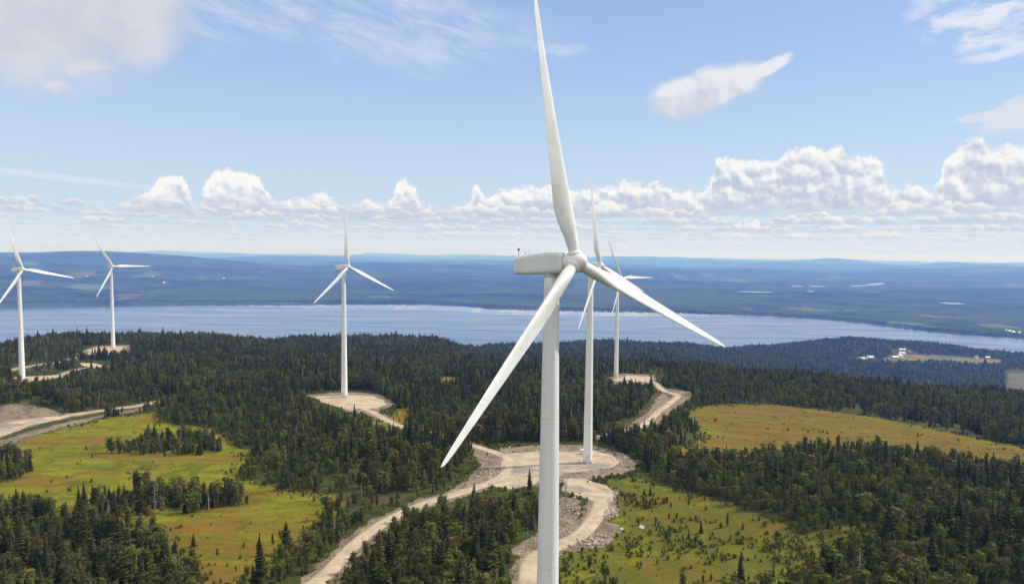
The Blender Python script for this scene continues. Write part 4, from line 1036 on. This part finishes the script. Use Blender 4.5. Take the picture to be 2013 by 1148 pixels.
for k in range(2): KINDS['snag'].append((snag_meshes(400 + k)[0], None, M_snag, M_snag))
HREF = {'spruce': 10.0, 'birch': 8.0, 'pine': 9.0, 'snag': 10.0}
def mk_mesh(name, mb, mat):
    me = bpy.data.meshes.new(name); me.from_pydata(mb.v, [], mb.f); me.materials.append(mat); me.update(); return me
MESH = {}
for kn, lst in KINDS.items():
    MESH[kn] = [(mk_mesh(kn + '_crown', c, cm_), mk_mesh(kn + '_trunk', tk, tm_) if tk else None) for c, tk, cm_, tm_ in lst]

# scatter points over the land, in rings of growing spacing
rng = np.random.default_rng(5)
XS, YS, FAR = [], [], []
for (r0, r1, area) in ((150, 420, 6.6), (420, 800, 9.0), (800, 1250, 14.0), (1250, 2000, 36.0), (2000, 3000, 62.0), (3000, 4300, 95.0)):
    half = 0.695; n = int(half * (r1 * r1 - r0 * r0) / area)
    rr = np.sqrt(rng.uniform(r0 * r0, r1 * r1, n)); aa = rng.uniform(-half, half, n)
    XS.append(rr * np.sin(aa)); YS.append(rr * np.cos(aa)); FAR.append(np.full(n, area))
# edge trees along the far shore
n = 6000; aa = rng.uniform(-0.68, 0.68, n); rr = shore_r(aa) + rng.uniform(40, 160, n)
XS.append(rr * np.sin(aa)); YS.append(rr * np.cos(aa)); FAR.append(np.full(n, 120.0))
tx = np.concatenate(XS); ty = np.concatenate(YS); tar = np.concatenate(FAR)
tz = terrain(tx, ty); tr = np.hypot(tx, ty)
isfar = tar > 110
dens = np.clip(0.80 + 1.1 * fbm(tx / 55, ty / 55, 71, 3), 0.12, 1.0)
# belts around the bog edges are thinner and lower
ob = np.zeros(tx.shape, bool); od = np.zeros(tx.shape)
for p in BOGS_W: ob |= inside(p, tx + 5 * fbm(tx / 9, ty / 9, 73, 2), ty + 5 * fbm(tx / 9, ty / 9, 74, 2))
for p in ISLES_W: ob &= ~inside(p, tx, ty)
edge = np.full(tx.shape, 99.0)
near = (tr < 900)
for p in BOGS_W[:4]:
    e = np.full(tx.shape, 99.0); x0, y0 = p.min(0) - 40; x1, y1 = p.max(0) + 40
    m = near & (tx > x0) & (tx < x1) & (ty > y0) & (ty < y1); e[m] = polydist(p, tx[m], ty[m]); edge = np.minimum(edge, e)
clear = np.zeros(tx.shape, bool)
for p in CLEAR_W + RUB_W + list(PADS_W.values()) + FARM_W: clear |= inside(p, tx, ty)
for k, (ln, wd) in ROADS_W.items():
    x0, y0 = ln.min(0) - 12; x1, y1 = ln.max(0) + 12
    m = (tx > x0) & (tx < x1) & (ty > y0) & (ty < y1); d = np.full(tx.shape, 99.0); d[m] = polydist(ln[::3], tx[m], ty[m], False)
    clear |= d < wd / 2 + (3.2 if k == 'main' else 2.4)
    m2_ = m.copy(); m2_[m] = d[m] < wd / 2 + 13; roadside = m2_ if k == 'main' else (roadside | m2_)
for bpos in TURB_BASES[1:]: clear |= np.hypot(tx - bpos.x, ty - bpos.y) < 9
clear |= np.hypot(tx - TURB_BASES[0].x, ty - TURB_BASES[0].y) < 12
u = rng.random(tx.shape)
right_bog = inside(BOGS_W[2], tx, ty)
keep = (~ob) & (~clear) & (u < dens) & ((tz > LAKE + 1.5) | isfar)
keep &= ~(roadside & (rng.random(tx.shape) < 0.25))
keep |= ob & (~clear) & (u < np.where(right_bog, 0.03 + 0.6 * (fbm(tx / 16, ty / 11, 75, 3) > 0.30 - 0.22 * (ty > 275)), 0.004 + 0.10 * (edge < 9) + 0.25 * (edge < 4)))
tx, ty, tz, tr, edge, ob, tar, isfar, right_bog, roadside = [v[keep] for v in (tx, ty, tz, tr, edge, ob, tar, isfar, right_bog, roadside)]
N_ = len(tx)
u = rng.random(N_); sel = fbm(tx / 45, ty / 45, 77, 3)
birchy = np.clip(0.50 + 1.0 * sel + 0.25 * (edge < 12) + 0.30 * ob, 0.05, 0.85)
# the wood between the two front roads and the right bog edge are leafier
px_, py_ = project(tx, ty, tz)
birchy = np.where((px_ > 640) & (px_ < 1080) & (py_ > 960), np.maximum(birchy, 0.6), birchy)
kind = np.where(u < birchy * .72, 1, np.where(u < birchy * .72 + 0.30, 2, np.where(u < birchy * .72 + 0.320, 3, 0)))
hv = np.clip(rng.lognormal(0, 0.32, N_), 0.38, 1.9)
hgt = np.choose(kind, [7.6, 5.7, 6.2, 7.2]) * hv * (1 + 0.35 * fbm(tx / 70, ty / 70, 78, 2))
hgt *= np.where(edge < 8, 0.8, 1.0) * np.where(ob, rng.uniform(0.18, 0.55, N_), 1.0)
hgt *= np.where(roadside, 0.68, 1.0)
tall = (rng.random(N_) < 0.05) & (kind == 0); hgt = np.where(tall, hgt * 1.35, hgt)
hgt = np.where(tar > 30, hgt * np.clip(np.sqrt(tar / 26.0), 1, 1.7), hgt)
hgt = np.where(isfar, 6.5 * hv, hgt)
wid = rng.uniform(0.88, 1.22, N_) * np.where(tar > 30, 1.35, 1.0) * np.where(isfar, 2.0, 1.0) * np.where(hgt < 4, 1.25, 1.0)
rot = rng.uniform(0, 6.283, N_); lean = rng.normal(0, 0.035, (N_, 2))
names = ['spruce', 'birch', 'pine', 'snag']
# special trees
SPECIAL = [('spruce', 1041, 975, 12.5, 'lone dark spruce standing above the bushes just left of the big tower'),
           ('snag', 1112, 988, 13.0, 'thin bare dead tree standing right of the big tower by the road'),
           ('spruce', 512, 1150, 16.5, 'tall dark spruce rising above the trees at the right edge of the lower left bog'),
           ('spruce', 156, 1012, 12.0, 'slender spruce sticking up left of the tree strip across the left bog'),
           ('spruce', 1455, 1150, 11.0, 'pointed spruce standing alone in front at the bottom of the right bog'),
           ('spruce', 640, 815, 8.0, 'shorter dark spruce before the gravel pad of the middle turbine'),
           ('spruce', 697, 822, 10.0, 'taller dark spruce before the gravel pad of the middle turbine')]
def zone(px, py):
    if py > 955 and px < 430: return 'in the dense wood at the lower left corner'
    if px < 510 and 925 < py <= 1045: return 'in the strip crossing the left bog'
    if px < 1110 and px > 600 and py > 955 and px > 640: return 'in the wood between the two front roads'
    if px < 720 and px >= 420 and py > 990: return 'between the left bog and the front road'
    if px < 1000 and py > 840: return 'in the forest left of the junction'
    if px >= 1080 and px < 1660 and py > 1085: return 'along the bottom edge below the right bog'
    if px >= 1080 and px < 1500 and py > 955: return 'on the green right bog beside the road bend'
    if px >= 1080 and px < 1400 and py > 880: return 'between the junction pad and the right bog'
    if px >= 1760 and py > 1000: return 'in the dense wood at the lower right corner'
    if px >= 1400 and py > 930: return 'in the middle of the dense right wood'
    if px >= 1300: return 'on the wooded crest before the orange bog'
    return 'in the forest behind the junction'
KN = {'spruce': ('spruce_tree', 'dark pointed spruce'), 'birch': ('birch_tree', 'light green round-crowned birch'), 'pine': ('pine_tree', 'grey green narrow pine'), 'snag': ('dead_tree', 'bare grey dead tree')}
def place_tree(kn, v, x, y, z, h, wd, rz, lx, ly, lab, grp=None):
    nm = KN[kn][0]; o = bpy.data.objects.new(nm, None if MESH[kn][v][1] else MESH[kn][v][0]); COL.objects.link(o)
    s = h / HREF[kn]; o.location = (x, y, z); o.rotation_euler = (lx, ly, rz); o.scale = (s * wd, s * wd, s)
    if MESH[kn][v][1]:
        o.empty_display_size = 0.3
        a = bpy.data.objects.new('crown', MESH[kn][v][0]); COL.objects.link(a); a.parent = o
        b_ = bpy.data.objects.new('trunk', MESH[kn][v][1]); COL.objects.link(b_); b_.parent = o
    tag(o, lab, 'tree', grp)
for kn, px, py, h, lab in SPECIAL:
    p = hit([px], [py])[0]; place_tree(kn, 0, p[0], p[1], float(terrain(p[0], p[1])) - .1, h, 1.0, 1.0, 0, 0, lab)
topx, topy = project(tx, ty, tz + hgt)
var = rng.integers(0, 1000, N_)
vis = (px_ > -15) & (px_ < PW + 15) & (topy < PH - 12) & (~isfar)
score = np.where(vis, hgt / tr, -1)
single = np.zeros(N_, bool)
for ki, kn in enumerate(names):
    ids = np.where((kind == ki) & vis)[0]; ids = ids[np.argsort(-score[ids])][:300]
    single[ids] = True
    for i in ids:
        zn = zone(px_[i], py_[i]); hh = hgt[i]
        szw = 'tall ' if hh > 10 else ('low ' if hh < 5 else '')
        lab = szw + KN[kn][1] + ' ' + zn
        place_tree(kn, int(var[i]) % len(MESH[kn]), tx[i], ty[i], tz[i] - .15, hh, wid[i], rot[i], lean[i, 0], lean[i, 1], lab, KN[kn][0].replace('_', ' ') + 's ' + zn)
# the rest: one object per kind, instanced on points
def forest(name, kn, ids, lab):
    pc = bpy.data.collections.new(name + '_kinds')
    for j, (c, tk) in enumerate(MESH[kn]):
        # crown and trunk joined for the mass
        mb = KINDS[kn][j][0]; me = bpy.data.meshes.new(kn); vs = list(mb.v); fs = list(mb.f); nf0 = len(fs)
        tkm = KINDS[kn][j][1]
        if tkm: fs = fs + [tuple(q + len(vs) for q in f) for f in tkm.f]; vs = vs + list(tkm.v)
        me.from_pydata(vs, [], fs); me.materials.append(KINDS[kn][j][2]); me.materials.append(KINDS[kn][j][3])
        me.polygons.foreach_set('material_index', [0] * nf0 + [1] * (len(fs) - nf0)); me.update()
        pc.objects.link(bpy.data.objects.new('%s_%02d' % (kn, j), me))
    me = bpy.data.meshes.new(name); n = len(ids); me.vertices.add(n)
    me.vertices.foreach_set('co', np.stack([tx[ids], ty[ids], tz[ids] - .15], -1).astype(np.float32).ravel())
    s = hgt[ids] / HREF[kn]
    a = me.attributes.new('tree_scale', 'FLOAT_VECTOR', 'POINT'); a.data.foreach_set('vector', np.stack([s * wid[ids], s * wid[ids], s], -1).astype(np.float32).ravel())
    a = me.attributes.new('tree_rot', 'FLOAT_VECTOR', 'POINT'); a.data.foreach_set('vector', np.stack([lean[ids, 0], lean[ids, 1], rot[ids]], -1).astype(np.float32).ravel())
    a = me.attributes.new('tree_kind', 'INT', 'POINT'); a.data.foreach_set('value', (var[ids] % len(MESH[kn])).astype(np.int32))
    o = bpy.data.objects.new(name, me); COL.objects.link(o)
    g_ = bpy.data.node_groups.new(name + '_nodes', 'GeometryNodeTree')
    g_.interface.new_socket('Geometry', in_out='INPUT', socket_type='NodeSocketGeometry'); g_.interface.new_socket('Geometry', in_out='OUTPUT', socket_type='NodeSocketGeometry')
    N = g_.nodes; Lk = g_.links; gi = N.new('NodeGroupInput'); go = N.new('NodeGroupOutput')
    ci = N.new('GeometryNodeCollectionInfo'); ci.inputs['Collection'].default_value = pc; ci.inputs['Separate Children'].default_value = True; ci.inputs['Reset Children'].default_value = True
    iop = N.new('GeometryNodeInstanceOnPoints'); iop.inputs['Pick Instance'].default_value = True
    def na_(nm, ty_):
        q = N.new('GeometryNodeInputNamedAttribute'); q.data_type = ty_; q.inputs['Name'].default_value = nm; return q.outputs['Attribute']
    er = N.new('FunctionNodeEulerToRotation'); Lk.new(na_('tree_rot', 'FLOAT_VECTOR'), er.inputs[0])
    Lk.new(gi.outputs[0], iop.inputs['Points']); Lk.new(ci.outputs[0], iop.inputs['Instance']); Lk.new(na_('tree_kind', 'INT'), iop.inputs['Instance Index'])
    Lk.new(er.outputs[0], iop.inputs['Rotation']); Lk.new(na_('tree_scale', 'FLOAT_VECTOR'), iop.inputs['Scale']); Lk.new(iop.outputs[0], go.inputs[0])
    md = o.modifiers.new('scatter', 'NODES'); md.node_group = g_
    tag(o, lab, 'forest', kind='stuff')
# low scrub over the bogs and the verges
sx_, sy_ = [], []
for p in BOGS_W[:4] + CLEAR_W[:6] + CLEAR_W[7:8]:
    x0, y0 = p.min(0); x1, y1 = p.max(0); n = int((x1 - x0) * (y1 - y0) * 0.42)
    a = rng.uniform(x0, x1, n); b_ = rng.uniform(y0, y1, n); m = inside(p, a, b_); sx_.append(a[m]); sy_.append(b_[m])
sx_ = np.concatenate(sx_); sy_ = np.concatenate(sy_)
e_ = np.full(sx_.shape, 99.0)
for p in BOGS_W[:4]: e_ = np.minimum(e_, polydist(p, sx_, sy_))
rb_ = inside(BOGS_W[2], sx_, sy_); inb = rb_.copy()
for p in (BOGS_W[0], BOGS_W[1], BOGS_W[3]): inb |= inside(p, sx_, sy_)
pn_ = fbm(sx_ / 14, sy_ / 9, 91, 3)
pr_ = np.where(inb, 0.006 + 0.60 * np.exp(-e_ / 3.2) + 0.16 * (pn_ > 0.42), 0.45) + rb_ * (0.03 + 0.55 * (pn_ > 0.10))
bad = np.zeros(sx_.shape, bool)
for p in RUB_W + list(PADS_W.values()): bad |= inside(p, sx_, sy_) & (rng.random(sx_.shape) < 0.97)
for k, (ln, wd) in ROADS_W.items(): bad |= polydist(ln[::4], sx_, sy_, False) < wd / 2 + 2.0
for bp_ in TURB_BASES: bad |= np.hypot(sx_ - bp_.x, sy_ - bp_.y) < 5
kp = (rng.random(sx_.shape) < pr_) & ~bad
sx_, sy_ = sx_[kp], sy_[kp]; ns = len(sx_)
i0 = len(tx)
tx = np.concatenate([tx, sx_]); ty = np.concatenate([ty, sy_]); tz = np.concatenate([tz, terrain(sx_, sy_)])
hgt = np.concatenate([hgt, rng.uniform(0.3, 1.2, ns) * (1 + rng.random(ns) ** 2)]); wid = np.concatenate([wid, rng.uniform(1.2, 2.2, ns)]); rot = np.concatenate([rot, rng.uniform(0, 6.28, ns)])
lean = np.concatenate([lean, rng.normal(0, .05, (ns, 2))]); var = np.concatenate([var, rng.integers(0, 1000, ns)])
print('scrub', ns)
forest('scrub', 'birch', np.arange(i0, i0 + ns), 'low green scrub and heather tufts over the bogs and road verges')
forest('spruce_forest', 'spruce', np.where((kind == 0) & ~single)[0], 'dark spruces covering the plateau and the slopes down to the lake')
forest('birch_forest', 'birch', np.where((kind == 1) & ~single)[0], 'light green birches mixed through the forest')
forest('pine_forest', 'pine', np.where((kind == 2) & ~single)[0], 'grey green pines mixed through the forest')
forest('dead_trees', 'snag', np.where((kind == 3) & ~single)[0], 'bare grey dead trees scattered through the forest')
print('trees', N_, 'single', int(single.sum()))

# ------------------------------------------------------------------ haze
hm = bpy.data.materials.new('haze_air'); hm.use_nodes = True; hn = hm.node_tree; hn.nodes.clear()
pv = hn.nodes.new('ShaderNodeVolumePrincipled'); ho = hn.nodes.new('ShaderNodeOutputMaterial'); hn.links.new(pv.outputs[0], ho.inputs['Volume'])
pv.inputs['Color'].default_value = (0.15, 0.33, 0.98, 1); pv.inputs['Absorption Color'].default_value = (1, 1, 1, 1); pv.inputs['Density'].default_value = 8.0e-5; pv.inputs['Anisotropy'].default_value = 0.1
hb_ = MB(); zb, zt_ = float(gz.min()) - 1.0, 52.0
hb_.box((0, 0, (zb + zt_) / 2), (196000, 196000, zt_ - zb))
hz_o = hb_.build('haze', hm); tag(hz_o, 'pale blue air haze fading the far hills', 'haze', kind='stuff')
